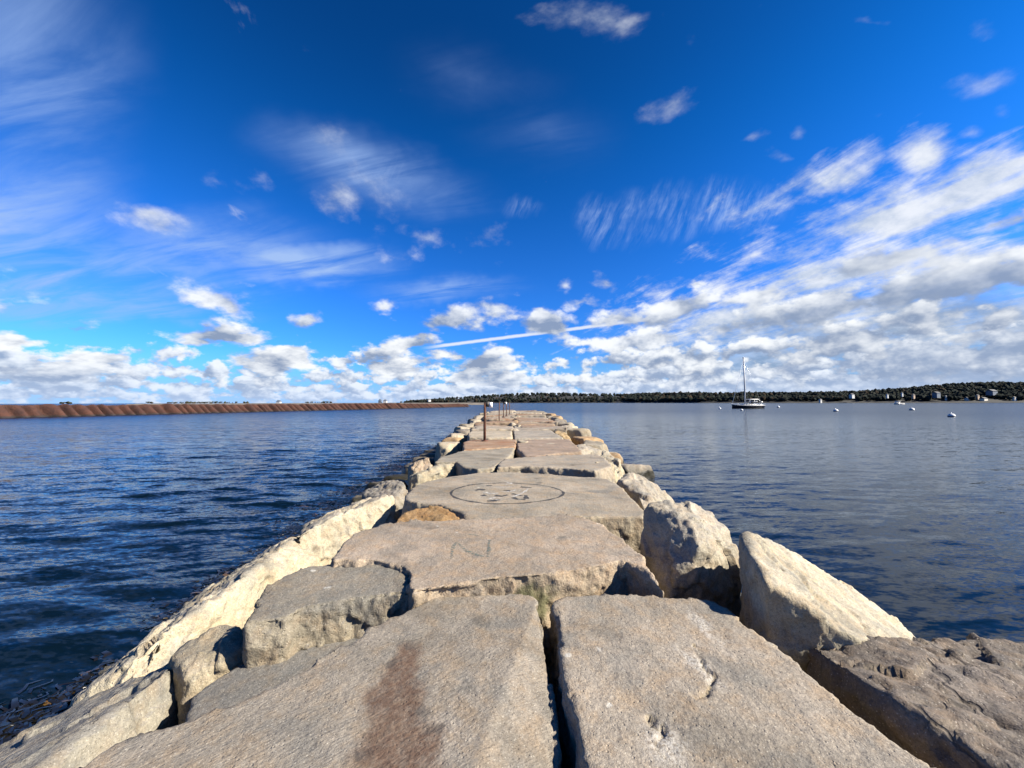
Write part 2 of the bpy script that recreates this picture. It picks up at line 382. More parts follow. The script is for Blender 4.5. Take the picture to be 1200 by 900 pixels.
    if grain:
        st = g.noise(g.rot_scale(P, -38, (1., 5., 1.)), 16., 5, .65)
        h = g.m('ADD', h, g.m('MULTIPLY', st, .7))
    pit = g.voro(P, 30.); h = g.m('SUBTRACT', g.m('SUBTRACT', h, g.ss(pit, .05, .22, .30, 0.)), g.m('MULTIPLY', crack, .5))
    bp = g.n.new('ShaderNodeBump'); bp.inputs['Strength'].default_value = 1.; bp.inputs['Distance'].default_value = .013
    g.put(bp.inputs['Height'], h); g.put(b.inputs['Normal'], bp.outputs[0])
    return m

def water_mat():
    m, g, b = new_mat('sea_water')
    geo = g.n.new('ShaderNodeNewGeometry'); P = geo.outputs['Position']
    x, y, z = g.sep(P)[0:3]
    # slope field: ripples of several sizes, as vectors, so that far water keeps its roughness
    def slopes(scale, ang, ax, detail=2, off=0.):
        q = g.rot_scale(P, ang, (ax, 1., 1.), (off, off * .7, 0))
        q = g.vm('MULTIPLY', q, (1., 1., 0.))
        return g.vm('SUBTRACT', g.noise(q, scale, detail, .55, color=True), (.5, .5, .5))
    s1 = slopes(1.7, 7, .26, 2); s2 = slopes(5.6, -6, .28, 2, 30.); s3 = slopes(17., 10, .4, 2, 60.)
    gust = g.noise(g.rot_scale(P, 8, (.35, 1., 1.)), .07, 4, .6)
    gust2 = g.noise(g.rot_scale(P, -6, (.25, 1., 1.)), .35, 3, .6)
    lee = g.ss(x, -3., 9., 1.0, .34)
    amp = g.m('MULTIPLY', lee, g.m('ADD', g.ss(gust, .3, .7, .65, 1.2), g.ss(gust2, .3, .7, -.2, .25)))
    sl = g.vm('ADD', g.vm('SCALE', s1, .36), g.vm('ADD', g.vm('SCALE', s2, .70), g.vm('SCALE', s3, .50)))
    sl = g.vm('SCALE', sl, amp)
    sl = g.vm('MULTIPLY', sl, (.8, 1.25, 0.))
    nrm = g.vm('NORMALIZE', g.vm('ADD', geo.outputs['Normal'], sl))
    g.put(b.inputs['Normal'], nrm)
    b.inputs['IOR'].default_value = 1.333
    b.inputs['Specular Tint'].default_value = (.42, .40, .285, 1)
    dcol = g.mix(g.ss(gust, .3, .7), (.0010, .0040, .0080), (.0014, .0055, .0105))
    g.put(b.inputs['Base Color'], dcol)
    g.put(b.inputs['Roughness'], g.ss(g.length(P), 10., 140., .07, .26)); b.inputs['Specular IOR Level'].default_value = .28
    return m

def rust_bank_mat():
    m, g, b = new_mat('rust_red_bank')
    tc = g.n.new('ShaderNodeTexCoord').outputs['Object']
    n = g.noise(tc, .45, 5, .7); n2 = g.noise(tc, 3., 4, .7)
    c = g.mix(g.ss(n, .3, .7), (.026, .0078, .0045), (.066, .022, .011))
    c = g.mix(g.ss(n2, .5, .7, 0., .5), c, (.026, .011, .007))
    z = g.sep(g.n.new('ShaderNodeNewGeometry').outputs['Position'])[2]
    c = g.mix(g.ss(g.m('ADD', z, g.m('MULTIPLY', n2, .5)), .35, .75, 1., 0.), c, (.02, .014, .012))
    g.put(b.inputs['Base Color'], c); b.inputs['Roughness'].default_value = .9
    bp = g.n.new('ShaderNodeBump'); bp.inputs['Distance'].default_value = .2; g.put(bp.inputs['Height'], n2); g.put(b.inputs['Normal'], bp.outputs[0])
    return m

def woods_mat(name, a, bcol, c3):
    m, g, b = new_mat(name)
    geo = g.n.new('ShaderNodeNewGeometry')
    r = geo.outputs['Random Per Island']
    c = g.mix(g.ss(r, .0, .75), a, bcol); c = g.mix(g.ss(r, .80, .97, 0., 1.), c, c3)
    n = g.noise(geo.outputs['Position'], .8, 4, .7)
    c = g.vm('SCALE', c, g.ss(n, .3, .7, .6, 1.35))
    g.put(b.inputs['Base Color'], c); b.inputs['Roughness'].default_value = 1.; b.inputs['Specular IOR Level'].default_value = .1
    return m

DATA = {"stones": [
  {"kind": "slab", "key": "stained", "label": "rust stained grey granite slab in front, left of the long dark gap", "pts": [[-1.052, 2.519, 1.4], [-0.898, 2.794, 1.4], [-0.625, 3.178, 1.4], [-0.232, 3.176, 1.4], [0.086, 3.202, 1.4], [0.183, 3.094, 1.4], [0.196, 2.81, 1.4], [0.202, 2.34, 1.4], [0.193, 2.008, 1.4], [0.173, 1.705, 1.4], [0.155, 0.9, 1.4], [0.15, -1.3, 1.4], [-1.9, -1.2, 1.38], [-2.15, 0.9, 1.3399999999999999], [-1.889, 1.764, 1.37], [-1.874, 1.883, 1.37], [-1.623, 2.004, 1.37], [-1.472, 2.08, 1.37], [-1.334, 2.23, 1.37]], "bottom": 0.55, "tone": [0.37, 0.335, 0.285], "vox": 0.014, "facets": [[[0.195, 3.068, 1.4], [-0.037, 2.203, 1.4], [0.263, 2.203, 1.2899999999999998]]], "rough": 0.8, "grain": 1}, 
  {"kind": "slab", "key": "cracked", "label": "cracked grey granite slab in front, right of the long dark gap", "pts": [[0.324, 3.029, 1.4], [0.366, 3.106, 1.4], [0.406, 3.159, 1.4], [0.824, 3.184, 1.4], [1.226, 3.155, 1.4], [1.534, 3.087, 1.4], [1.609, 2.903, 1.4], [1.627, 2.671, 1.4], [1.679, 2.466, 1.4], [1.682, 2.263, 1.4], [1.73, 1.966, 1.4], [1.784, 1.709, 1.4], [2.05, 0.7, 1.4], [2.15, -1.2, 1.4], [0.42, -1.3, 1.4], [0.38, 0.9, 1.4], [0.322, 1.705, 1.4], [0.313, 1.837, 1.4], [0.312, 2.023, 1.4], [0.302, 2.268, 1.4], [0.313, 2.677, 1.4]], "bottom": 0.55, "tone": [0.395, 0.355, 0.3], "vox": 0.014, "rough": 0.9, "grain": 0, "cracks": [[[1.146, 2.518], [1.149, 2.373], [1.139, 2.265], [1.041, 2.167], [0.933, 2.066]], [[0.693, 1.944], [0.654, 1.818], [0.662, 1.743]]]}, 
  {"kind": "slab", "key": "green_mark", "label": "tan granite slab with a green painted squiggle on its top", "pts": [[-1.667, 3.587, 1.5], [-1.754, 4.011, 1.5], [-1.735, 4.401, 1.5], [-1.526, 4.641, 1.5], [-1.055, 4.802, 1.5], [-0.004, 4.897, 1.5], [0.657, 5.038, 1.5], [1.027, 4.717, 1.5], [1.147, 4.322, 1.5], [1.218, 3.92, 1.5], [1.188, 3.325, 1.5], [1.236, 3.127, 1.42], [1.035, 3.589, 1.5], [0.648, 3.446, 1.5], [0.233, 3.314, 1.5], [-0.097, 3.269, 1.5], [-0.465, 3.165, 1.5], [-0.772, 3.027, 1.5], [-0.849, 3.138, 1.5], [-0.873, 3.305, 1.5], [-0.903, 3.387, 1.5], [-1.027, 3.509, 1.5], [-1.318, 3.614, 1.5], [-1.574, 3.606, 1.5]], "bottom": 0.6, "tone": [0.43, 0.365, 0.295], "vox": 0.02, "rough": 1.1, "flare": 0.06, "grain": 1}, 
  {"kind": "slab", "key": "step", "label": "grey granite step block under the left corner of the green marked slab", "pts": [[-2.002, 3.442, 1.45], [-1.869, 3.617, 1.45], [-1.611, 3.691, 1.45], [-1.353, 3.709, 1.45], [-1.057, 3.612, 1.45], [-0.926, 3.503, 1.45], [-0.88, 3.386, 1.45], [-0.861, 3.261, 1.45], [-0.771, 3.103, 1.45], [-0.955, 3.132, 1.43], [-1.322, 3.041, 1.43], [-1.565, 2.92, 1.43], [-1.6, 2.807, 1.43], [-1.817, 2.733, 1.43], [-1.976, 3.084, 1.43]], "bottom": 0.7, "tone": [0.325, 0.3, 0.255], "vox": 0.018, "rough": 1.3, "flare": 0.05, "grain": 1}, 
  {"kind": "slab", "key": "low", "label": "smooth low grey slab wedged beneath the rust stained slab edge", "pts": [[-1.967, 2.672, 1.13], [-1.854, 2.863, 1.13], [-1.721, 3.118, 1.13], [-1.359, 3.106, 1.13], [-1.186, 3.127, 1.13], [-0.979, 2.668, 1.13], [-1.307, 2.26, 1.13], [-1.864, 2.262, 1.13], [-2.0, 2.484, 1.13]], "bottom": 0.5, "tone": [0.25, 0.245, 0.235], "vox": 0.016, "rough": 0.4}, 
  {"kind": "slab", "key": "ring", "label": "wide flat granite slab carrying the painted black ring", "pts": [[-1.741, 6.328, 1.45], [-1.769, 7.107, 1.45], [-1.417, 7.738, 1.45], [-0.789, 8.287, 1.45], [-0.005, 8.428, 1.45], [1.047, 7.973, 1.45], [1.886, 7.609, 1.45], [1.919, 6.589, 1.45], [1.839, 5.363, 1.45], [1.71, 5.088, 1.45], [1.118, 5.131, 1.45], [0.743, 5.097, 1.45], [-0.439, 4.962, 1.45], [-0.61, 5.035, 1.45], [-0.69, 5.304, 1.45], [-1.075, 5.746, 1.45], [-1.491, 5.896, 1.45], [-1.677, 6.052, 1.45]], "bottom": 0.55, "tone": [0.42, 0.375, 0.305], "vox": 0.026, "rough": 0.7, "grain": 1}, 
  {"kind": "rock", "key": "orange", "label": "small orange brown rock tucked before the painted ring slab", "pts": [[-1.471, 5.0, 1.516], [-1.332, 5.05, 1.578], [-0.977, 5.1, 1.619], [-0.76, 5.0, 1.579], [-0.644, 4.95, 1.486], [-1.443, 4.8, 1.481], [-0.624, 4.8, 1.479]], "bottom": 0.8, "tone": [0.42, 0.27, 0.13], "vox": 0.02, "rough": 0.8, "facets_n": 2}, 
  {"kind": "slab", "key": "pale_end", "label": "flat granite slab with a pale broken end, just behind the ring slab", "pts": [[-0.339, 8.925, 1.45], [-0.308, 9.817, 1.45], [-0.186, 10.254, 1.45], [0.955, 10.885, 1.45], [2.468, 11.213, 1.45], [2.455, 10.057, 1.45], [2.365, 9.12, 1.45], [1.822, 8.559, 1.45], [1.171, 8.902, 1.45], [0.257, 9.153, 1.45]], "bottom": 0.7, "tone": [0.42, 0.38, 0.32], "vox": 0.035, "rough": 1, "flare": 0.12}, 
  {"kind": "slab", "key": "left_mid", "label": "broad granite slab on the left between the ring slab and first iron post", "pts": [[-1.997, 10.041, 1.42], [-2.016, 10.984, 1.42], [-1.609, 12.115, 1.42], [-1.133, 12.768, 1.42], [0.082, 13.225, 1.42], [-0.005, 11.678, 1.42], [-0.19, 10.459, 1.42], [-0.446, 9.105, 1.42], [-0.797, 8.994, 1.42], [-1.164, 9.236, 1.42], [-1.442, 10.032, 1.42]], "bottom": 0.7, "tone": [0.37, 0.345, 0.29], "vox": 0.035, "rough": 0.8, "flare": 0.1}, 
  {"kind": "slab", "key": "post_base", "label": "rust streaked slab carrying the first iron post", "pts": [[-1.842, 14.582, 1.46], [-1.639, 15.401, 1.46], [0.133, 15.71, 1.46], [0.158, 14.849, 1.46], [0.081, 13.128, 1.46], [-0.704, 12.657, 1.46], [-1.543, 12.221, 1.46]], "bottom": 0.7, "tone": [0.42, 0.31, 0.22], "vox": 0.045, "rough": 0.7}, 
  {"kind": "slab", "key": "brown", "label": "flat brownish granite slab right of the rust streaked post slab", "pts": [[0.23, 15.281, 1.45], [1.405, 15.965, 1.45], [2.3, 15.575, 1.45], [2.247, 13.426, 1.45], [2.104, 11.802, 1.45], [1.255, 11.424, 1.45], [0.657, 10.72, 1.45], [0.355, 10.896, 1.45], [0.163, 12.722, 1.45]], "bottom": 0.7, "tone": [0.38, 0.3, 0.24], "vox": 0.04, "rough": 0.7}, 
  {"kind": "slab", "key": "grey_far", "label": "pale grey granite slab beyond the brownish slab in the right column", "pts": [[0.103, 24.778, 1.5], [2.1, 23.792, 1.5], [2.025, 19.541, 1.5], [2.087, 15.783, 1.5], [1.03, 15.625, 1.5], [0.097, 15.468, 1.5]], "bottom": 0.7, "tone": [0.42, 0.39, 0.34], "vox": 0.05, "rough": 0.8}, 
  {"kind": "slab", "key": "white_edge", "label": "granite slab with a white chipped edge directly behind the first iron post", "pts": [[-2.102, 18.58, 1.5], [-2.044, 20.932, 1.5], [-0.007, 23.046, 1.5], [-0.006, 18.005, 1.5], [-0.006, 16.035, 1.5], [-0.882, 15.867, 1.5], [-1.819, 16.087, 1.5]], "bottom": 0.7, "tone": [0.52, 0.47, 0.38], "vox": 0.05, "rough": 1.2}, 
  {"kind": "rock", "key": "rubble", "label": "", "pts": [[0.332, 9.574, 1.36], [0.785, 9.694, 1.36], [0.557, 9.829, 1.36], [0.26, 10.072, 1.08], [0.879, 10.063, 1.08]], "bottom": 0.7, "tone": [0.52, 0.46, 0.34], "vox": 0.03, "rough": 1.2, "facets_n": 5}, 
  {"kind": "rock", "key": "rubble", "label": "", "pts": [[0.753, 9.567, 1.36], [1.104, 9.689, 1.36], [0.936, 9.823, 1.36], [0.72, 10.307, 1.08], [1.24, 10.3, 1.08]], "bottom": 0.7, "tone": [0.33, 0.31, 0.28], "vox": 0.03, "rough": 1.2, "facets_n": 5}, 
  {"kind": "rock", "key": "rubble", "label": "", "pts": [[1.253, 9.687, 1.36], [1.874, 9.808, 1.36], [1.583, 9.947, 1.36], [1.197, 9.942, 1.08], [1.96, 9.931, 1.08]], "bottom": 0.7, "tone": [0.52, 0.46, 0.34], "vox": 0.03, "rough": 1.2, "facets_n": 5}, 
  {"kind": "rock", "key": "rubble", "label": "", "pts": [[-0.562, 9.716, 1.36], [-0.287, 9.842, 1.36], [-0.445, 9.98, 1.36], [-0.705, 10.582, 1.08], [-0.239, 10.575, 1.08]], "bottom": 0.7, "tone": [0.33, 0.31, 0.28], "vox": 0.03, "rough": 1.2, "facets_n": 5}, 
  {"kind": "rock", "key": "rubble", "label": "", "pts": [[2.032, 9.632, 1.43], [2.553, 9.759, 1.43], [2.329, 9.903, 1.43], [1.822, 9.037, 1.15], [2.416, 9.029, 1.15]], "bottom": 0.7, "tone": [0.52, 0.46, 0.34], "vox": 0.03, "rough": 1.2, "facets_n": 5}, 
  {"kind": "rock", "key": "rubble", "label": "", "pts": [[-1.221, 9.857, 1.36], [-1.04, 9.99, 1.36], [-1.166, 10.13, 1.36], [-1.371, 10.337, 1.08], [-1.007, 10.332, 1.08]], "bottom": 0.7, "tone": [0.33, 0.31, 0.28], "vox": 0.03, "rough": 1.2, "facets_n": 5}, 
  {"kind": "rock", "key": "wedge", "label": "long grey topped wedge rock with a bright right face at bottom left", "pts": [[-2.265, 2.862, 1.12], [-2.292, 2.742, 1.14], [-2.316, 2.451, 1.17], [-2.295, 2.136, 1.18], [-2.313, 1.959, 1.18], [-2.45, 1.3, 1.15], [-2.75, 0.6, 1.1], [-2.199, 2.919, 0.95], [-2.266, 2.952, 0.86], [-2.523, 2.497, 0.86], [-2.2, 1.35, 0.8], [-2.3, 0.6, 0.8], [-2.555, 2.936, 1.0], [-3.695, 3.317, 0.42], [-4.247, 3.319, 0.1], [-4.6, 1.5, 0.1], [-4.6, 0.7, 0.1]], "bottom": -0.3, "flare": 0.02, "tone": [0.34, 0.33, 0.3], "vox": 0.02, "rough": 0.7, "facets_n": 4}, 
  {"kind": "rock", "key": "small_pale", "label": "small pale rock sitting between the wedge rock and the step block", "pts": [[-2.445, 2.835, 1.12], [-2.249, 3.029, 1.26], [-2.094, 3.004, 1.28], [-1.857, 2.905, 1.14], [-2.023, 3.106, 0.95], [-2.205, 2.93, 0.9], [-2.136, 2.642, 1.25]], "bottom": 0.2, "tone": [0.44, 0.4, 0.32], "vox": 0.018, "rough": 1, "facets_n": 6}, 
  {"kind": "rock", "key": "long_cream", "label": "long cream rock sloping along the left water edge beside the step block", "pts": [[-3.107, 5.529, 1.0], [-2.853, 4.268, 1.1], [-2.908, 3.654, 1.05], [-2.83, 3.032, 1.0], [-3.047, 2.813, 0.85], [-2.715, 5.456, 0.78], [-2.843, 4.622, 0.74], [-2.755, 3.939, 0.76], [-3.01, 3.765, 0.7], [-3.241, 3.351, 0.6], [-3.934, 6.665, 0.6], [-4.193, 5.022, 0.35], [-3.962, 3.62, 0.3]], "bottom": -0.4, "flare": 0.03, "tone": [0.575, 0.535, 0.435], "vox": 0.022, "rough": 1.2, "facets_n": 7}, 
  {"kind": "rock", "key": "cream_wall", "label": "upright cream rock with a straight right end left of the orange brown rock", "pts": [[-1.997, 6.625, 1.38], [-2.41, 6.269, 1.33], [-2.842, 5.892, 1.2], [-2.94, 5.419, 1.12], [-1.9, 6.416, 1.0], [-2.195, 6.26, 0.9], [-2.51, 5.74, 0.85], [-2.904, 5.778, 0.8], [-2.845, 8.086, 1.0], [-3.987, 7.431, 0.6]], "bottom": 0.0, "tone": [0.56, 0.52, 0.43], "vox": 0.022, "rough": 1, "facets_n": 5}, 
  {"kind": "rock", "key": "dark_split", "label": "dark grey split rock above the water, left of the ring slab", "pts": [[-3.251, 8.448, 0.95], [-2.875, 8.999, 1.15], [-2.516, 8.782, 1.25], [-2.064, 8.291, 1.2], [-2.104, 8.456, 1.0], [-2.346, 7.734, 0.95], [-3.252, 8.707, 0.7], [-3.844, 10.401, 0.6]], "bottom": -0.2, "tone": [0.34, 0.32, 0.29], "vox": 0.025, "rough": 1.3, "facets_n": 9}, 
  {"kind": "rock", "key": "block_bright_face", "label": "blocky grey rock with a bright right face beyond the ring slab on the left", "pts": [[-2.364, 9.086, 1.25], [-1.623, 10.485, 1.42], [-1.441, 10.177, 1.42], [-1.315, 9.912, 1.2], [-1.903, 9.803, 1.05], [-2.287, 9.432, 1.0], [-1.853, 9.868, 1.36], [-2.801, 10.587, 0.9]], "bottom": 0.3, "tone": [0.5, 0.46, 0.36], "vox": 0.03, "rough": 1, "facets_n": 6}, 
  {"kind": "rock", "key": "pinkish", "label": "pinkish pale rock at the left water edge behind the blocky grey rock", "pts": [[-3.182, 12.116, 1.0], [-2.993, 11.996, 1.15], [-2.483, 12.209, 1.25], [-2.361, 12.141, 1.1], [-3.084, 12.051, 0.8], [-3.62, 13.675, 0.6]], "bottom": -0.2, "tone": [0.56, 0.47, 0.38], "vox": 0.03, "rough": 1.2, "facets_n": 8}, 
  {"kind": "rock", "key": "brown_big", "label": "big dark brown rock at bottom right, lit across its rough top", "pts": [[1.996, 2.691, 1.32], [2.176, 2.697, 1.35], [2.383, 2.682, 1.33], [2.753, 2.684, 1.3], [3.149, 2.71, 1.3], [3.706, 2.8, 1.25], [4.2, 1.8, 1.2], [3.9, 0.7, 1.2], [1.988, 2.321, 1.36], [2.007, 2.089, 1.38], [2.05, 1.965, 1.36], [2.35, 0.7, 1.34], [2.3, 0.6, 0.8], [2.509, 3.046, 0.8], [4.6, 2.6, 0.4], [4.7, 0.8, 0.4]], "bottom": -0.2, "flare": 0.05, "tone": [0.235, 0.205, 0.18], "vox": 0.02, "rough": 1.5, "facets_n": 2, "aniso": -28}, 
  {"kind": "rock", "key": "cream_big", "label": "large cream triangular rock with a shaded left face by the right water", "pts": [[2.044, 3.501, 1.72], [2.231, 3.692, 1.74], [1.865, 2.963, 1.7], [1.804, 2.803, 1.66], [2.014, 2.796, 1.58], [2.2, 2.653, 1.42], [2.328, 2.64, 1.35], [3.244, 4.389, 1.2], [3.66, 4.224, 0.95], [3.73, 3.926, 0.85], [3.723, 3.628, 0.75], [2.185, 3.809, 0.9], [2.328, 3.289, 0.8], [3.6, 3.0, 0.3], [4.3, 3.6, 0.2]], "bottom": -0.3, "flare": 0.02, "tone": [0.575, 0.535, 0.435], "vox": 0.02, "rough": 0.8, "facets_n": 1}, 
  {"kind": "rock", "key": "grey_chunk", "label": "upright chunky grey boulder between the ring slab and cream triangular rock", "pts": [[1.603, 4.61, 1.75], [1.831, 4.647, 1.78], [2.032, 4.645, 1.74], [2.347, 4.569, 1.66], [2.425, 4.312, 1.5], [2.388, 4.135, 1.25], [2.421, 4.299, 1.0], [2.242, 4.235, 0.85], [1.682, 3.894, 1.02], [1.527, 3.884, 1.05], [1.482, 4.486, 1.3], [1.571, 4.613, 1.6], [1.859, 3.884, 1.52], [1.908, 4.123, 1.68], [2.6, 5.2, 0.6]], "bottom": -0.2, "flare": 0.0, "tone": [0.46, 0.435, 0.38], "vox": 0.02, "rough": 1.0, "facets_n": 0}, 
  {"kind": "rock", "key": "grey_lean", "label": "leaning grey rock on the right edge beside the far corner of the ring slab", "pts": [[2.072, 7.868, 1.45], [2.452, 8.203, 1.6], [2.757, 8.363, 1.5], [3.096, 8.401, 1.2], [3.49, 8.394, 0.8], [2.314, 6.613, 1.2], [2.28, 7.336, 1.2], [2.257, 8.239, 1.2]], "bottom": -0.2, "tone": [0.42, 0.39, 0.34], "vox": 0.03, "rough": 1.6, "facets_n": 9}, 
  {"kind": "rock", "key": "cream_far", "label": "cream blocky rock on the right edge behind the leaning grey rock", "pts": [[2.46, 10.856, 1.45], [2.685, 11.395, 1.55], [2.945, 10.54, 1.4], [3.144, 10.844, 1.0], [2.528, 9.932, 1.1]], "bottom": 0.0, "tone": [0.575, 0.535, 0.435], "vox": 0.035, "rough": 1.2, "facets_n": 7}, 
  {"kind": "rock", "key": "grey_ledge", "label": "grey ledge rock on the right edge beside the brownish slab", "pts": [[2.13, 12.411, 1.4], [2.357, 14.267, 1.45], [2.749, 13.863, 1.4], [3.21, 13.754, 1.2], [2.958, 13.181, 1.1]], "bottom": 0.0, "tone": [0.44, 0.41, 0.36], "vox": 0.04, "rough": 1.3, "facets_n": 8}, 
  {"kind": "rock", "key": "ochre_far", "label": "ochre streaked rock on the right edge beside the pale grey slab", "pts": [[2.008, 18.977, 1.5], [2.442, 20.126, 1.5], [2.757, 18.39, 1.3], [2.791, 17.599, 1.1], [2.403, 18.179, 1.2]], "bottom": 0.0, "tone": [0.5, 0.38, 0.22], "vox": 0.05, "rough": 1.1, "facets_n": 7}], 
"ring": [[0.843, 6.387], [0.848, 6.451], [0.846, 6.515], [0.837, 6.58], [0.82, 6.644], [0.795, 6.708], [0.763, 6.77], [0.724, 6.831], [0.677, 6.889], [0.623, 6.944], [0.563, 6.996], [0.496, 7.043], [0.423, 7.085], [0.346, 7.122], [0.264, 7.153], [0.178, 7.178], [0.089, 7.196], [-0.001, 7.208], [-0.092, 7.212], [-0.183, 7.21], [-0.273, 7.201], [-0.361, 7.184], [-0.447, 7.162], [-0.528, 7.132], [-0.605, 7.097], [-0.677, 7.057], [-0.743, 7.011], [-0.803, 6.961], [-0.855, 6.907], [-0.901, 6.85], [-0.939, 6.79], [-0.97, 6.728], [-0.993, 6.665], [-1.008, 6.601], [-1.016, 6.536], [-1.017, 6.472], [-1.01, 6.408], [-0.996, 6.339], [-0.975, 6.273], [-0.948, 6.209], [-0.915, 6.148], [-0.877, 6.09], [-0.834, 6.037], [-0.787, 5.987], [-0.735, 5.942], [-0.68, 5.901], [-0.621, 5.865], [-0.559, 5.834], [-0.495, 5.808], [-0.428, 5.786], [-0.36, 5.77], [-0.29, 5.758], [-0.218, 5.75], [-0.146, 5.748], [-0.074, 5.75], [-0.001, 5.756], [0.071, 5.767], [0.142, 5.782], [0.212, 5.801], [0.281, 5.824], [0.348, 5.85], [0.413, 5.88], [0.474, 5.913], [0.532, 5.95], [0.587, 5.989], [0.638, 6.031], [0.684, 6.076], [0.725, 6.123], [0.761, 6.172], [0.791, 6.224], [0.815, 6.277], [0.832, 6.331]], 
"ring_black": [[[-0.627, 6.586], [-0.548, 6.681], [-0.47, 6.616]], [[-0.487, 6.286], [-0.428, 6.229]], [[-0.38, 5.91], [-0.265, 5.934], [-0.202, 6.01]], [[-0.279, 6.255], [-0.168, 6.198], [-0.074, 6.281]], [[0.009, 6.114], [0.074, 6.008], [0.205, 5.98]], [[0.216, 6.278], [0.22, 6.032]], [[-0.15, 6.612], [-0.034, 6.58]], [[-0.463, 6.948], [-0.358, 6.982]], [[0.146, 6.872], [0.341, 6.836]], [[-0.005, 6.367], [0.159, 6.223]], [[-0.803, 6.988], [-0.687, 7.057]]], "ring_white": [[[-0.133, 7.312], [-0.005, 7.159], [-0.129, 7.087]], [[-0.362, 6.038], [-0.247, 6.144], [-0.138, 6.089]], [[0.009, 6.141], [0.092, 6.28], [0.195, 6.485], [0.276, 6.736]], [[-0.26, 6.843], [-0.125, 6.841], [-0.005, 6.874]], [[-0.147, 6.488], [0.01, 6.548], [0.054, 6.642]], [[-0.489, 6.492], [-0.354, 6.371], [-0.229, 6.399]], [[0.022, 6.034], [0.126, 5.981]], [[-0.307, 5.985], [-0.161, 5.958]]], "ring_blot": [[[1.241, 6.597], [1.343, 6.672], [1.521, 6.683], [1.717, 6.591], [1.586, 6.469], [1.359, 6.472]], [[0.906, 6.387], [1.013, 6.439], [1.129, 6.378], [1.018, 6.298]]], "green": [[[-0.567, 3.638], [-0.587, 3.822], [-0.591, 3.956], [-0.575, 4.026], [-0.534, 3.978], [-0.465, 3.843], [-0.373, 3.757], [-0.278, 3.695], [-0.23, 3.695], [-0.23, 3.841], [-0.24, 4.0], [-0.238, 4.122]], [[-0.5, 4.28], [-0.446, 4.307], [-0.376, 4.252]]], "stain": {"line": [[-0.655, 2.475], [-0.657, 2.205], [-0.546, 1.923], [-0.475, 1.707], [-0.357, 1.398]], "blots": [[-0.651, 2.5], [-0.438, 2.026], [-0.386, 1.923], [-0.657, 1.775], [-0.739, 2.358]]}, "film": [[1.318, 2.722, 0.05, 0.26, 0.0], [1.09, 2.336, 0.06, 0.2, 0.2], [0.692, 1.818, 0.12, 0.14, 0.0], [0.533, 2.496, 0.03, 0.03, 0.0]], "posts": [[-1.058, 14.88, 1.46], [-0.957, 28.598, 1.5], [-0.77, 34.414, 1.66], [-0.518, 35.415, 1.7], [-0.264, 38.436, 1.72]]}
rnd = random.Random(11)
# ------------------------------------------------------------------ the sea
def graded(lo, hi, step, growth, reach):
    v = list(np.arange(lo, hi, step)); s = step; p = v[-1]
    while p < reach: s *= growth; p += s; v.append(p)
    s = step; p = v[0]; left = []
    while p > -reach: s *= growth; p -= s; left.append(p)
    return np.array(left[::-1] + v)
def build_sea():
    xs = np.concatenate([graded(-15, 13, .11, 1.03, 30000)]); ys = graded(-2, 22, .10, 1.022, 30000); ys = ys[ys > -3000]
    X, Y = np.meshgrid(xs, ys); dxs = np.gradient(xs)[None, :] + 0 * Y; dys = np.gradient(ys)[:, None] + 0 * X
    st = np.maximum(dxs, dys); Zz = np.zeros_like(X)
    rs = np.random.RandomState(3)
    for k in range(46):
        lam = .42 * (1.042 ** k) if k < 42 else rs.uniform(3, 6)
        th = math.radians(rs.normal(96, 17)); kk = 2 * math.pi / lam
        fade = np.clip((lam / 3.2 - st) / (lam / 6), 0, 1)
        lee = np.where(X > 0, .35, 1.0)
        ph = kk * (X * math.cos(th) + Y * math.sin(th)) + rs.uniform(0, 6.28)
        a = .0046 * lam ** .45 * rs.uniform(.5, 1.2)
        Zz += fade * lee * a * (np.sin(ph) + .22 * np.sin(2 * ph))
    grp = .75 + .5 * perlin(np.stack([X.ravel() * .16, Y.ravel() * .3, 0 * X.ravel()], 1)).reshape(X.shape)
    Zz *= grp
    v = np.stack([X, Y, Zz], -1).reshape(-1, 3); ny, nx = X.shape
    idx = np.arange(ny * nx).reshape(ny, nx)
    f = np.stack([idx[:-1, :-1], idx[:-1, 1:], idx[1:, 1:], idx[1:, :-1]], -1).reshape(-1, 4)
    me = bpy.data.meshes.new('water'); me.vertices.add(len(v)); me.vertices.foreach_set('co', v.ravel())
    me.loops.add(f.size); me.loops.foreach_set('vertex_index', f.ravel()); me.polygons.add(len(f))
    me.polygons.foreach_set('loop_start', np.arange(0, f.size, 4)); me.update(calc_edges=True)
    tag(link('water', me, water_mat()), kind='structure')
build_sea()
# seabed, a plain sheet under the opaque water, keeps the ground closed to the horizon
sb = link('seabed', mesh_of('seabed', [(-20000, -3000, -4), (20000, -3000, -4), (20000, 30000, -4), (-20000, 30000, -4)], [(0, 1, 2, 3)]), plain('mud', (.05, .045, .035), .9)); tag(sb, kind='structure')

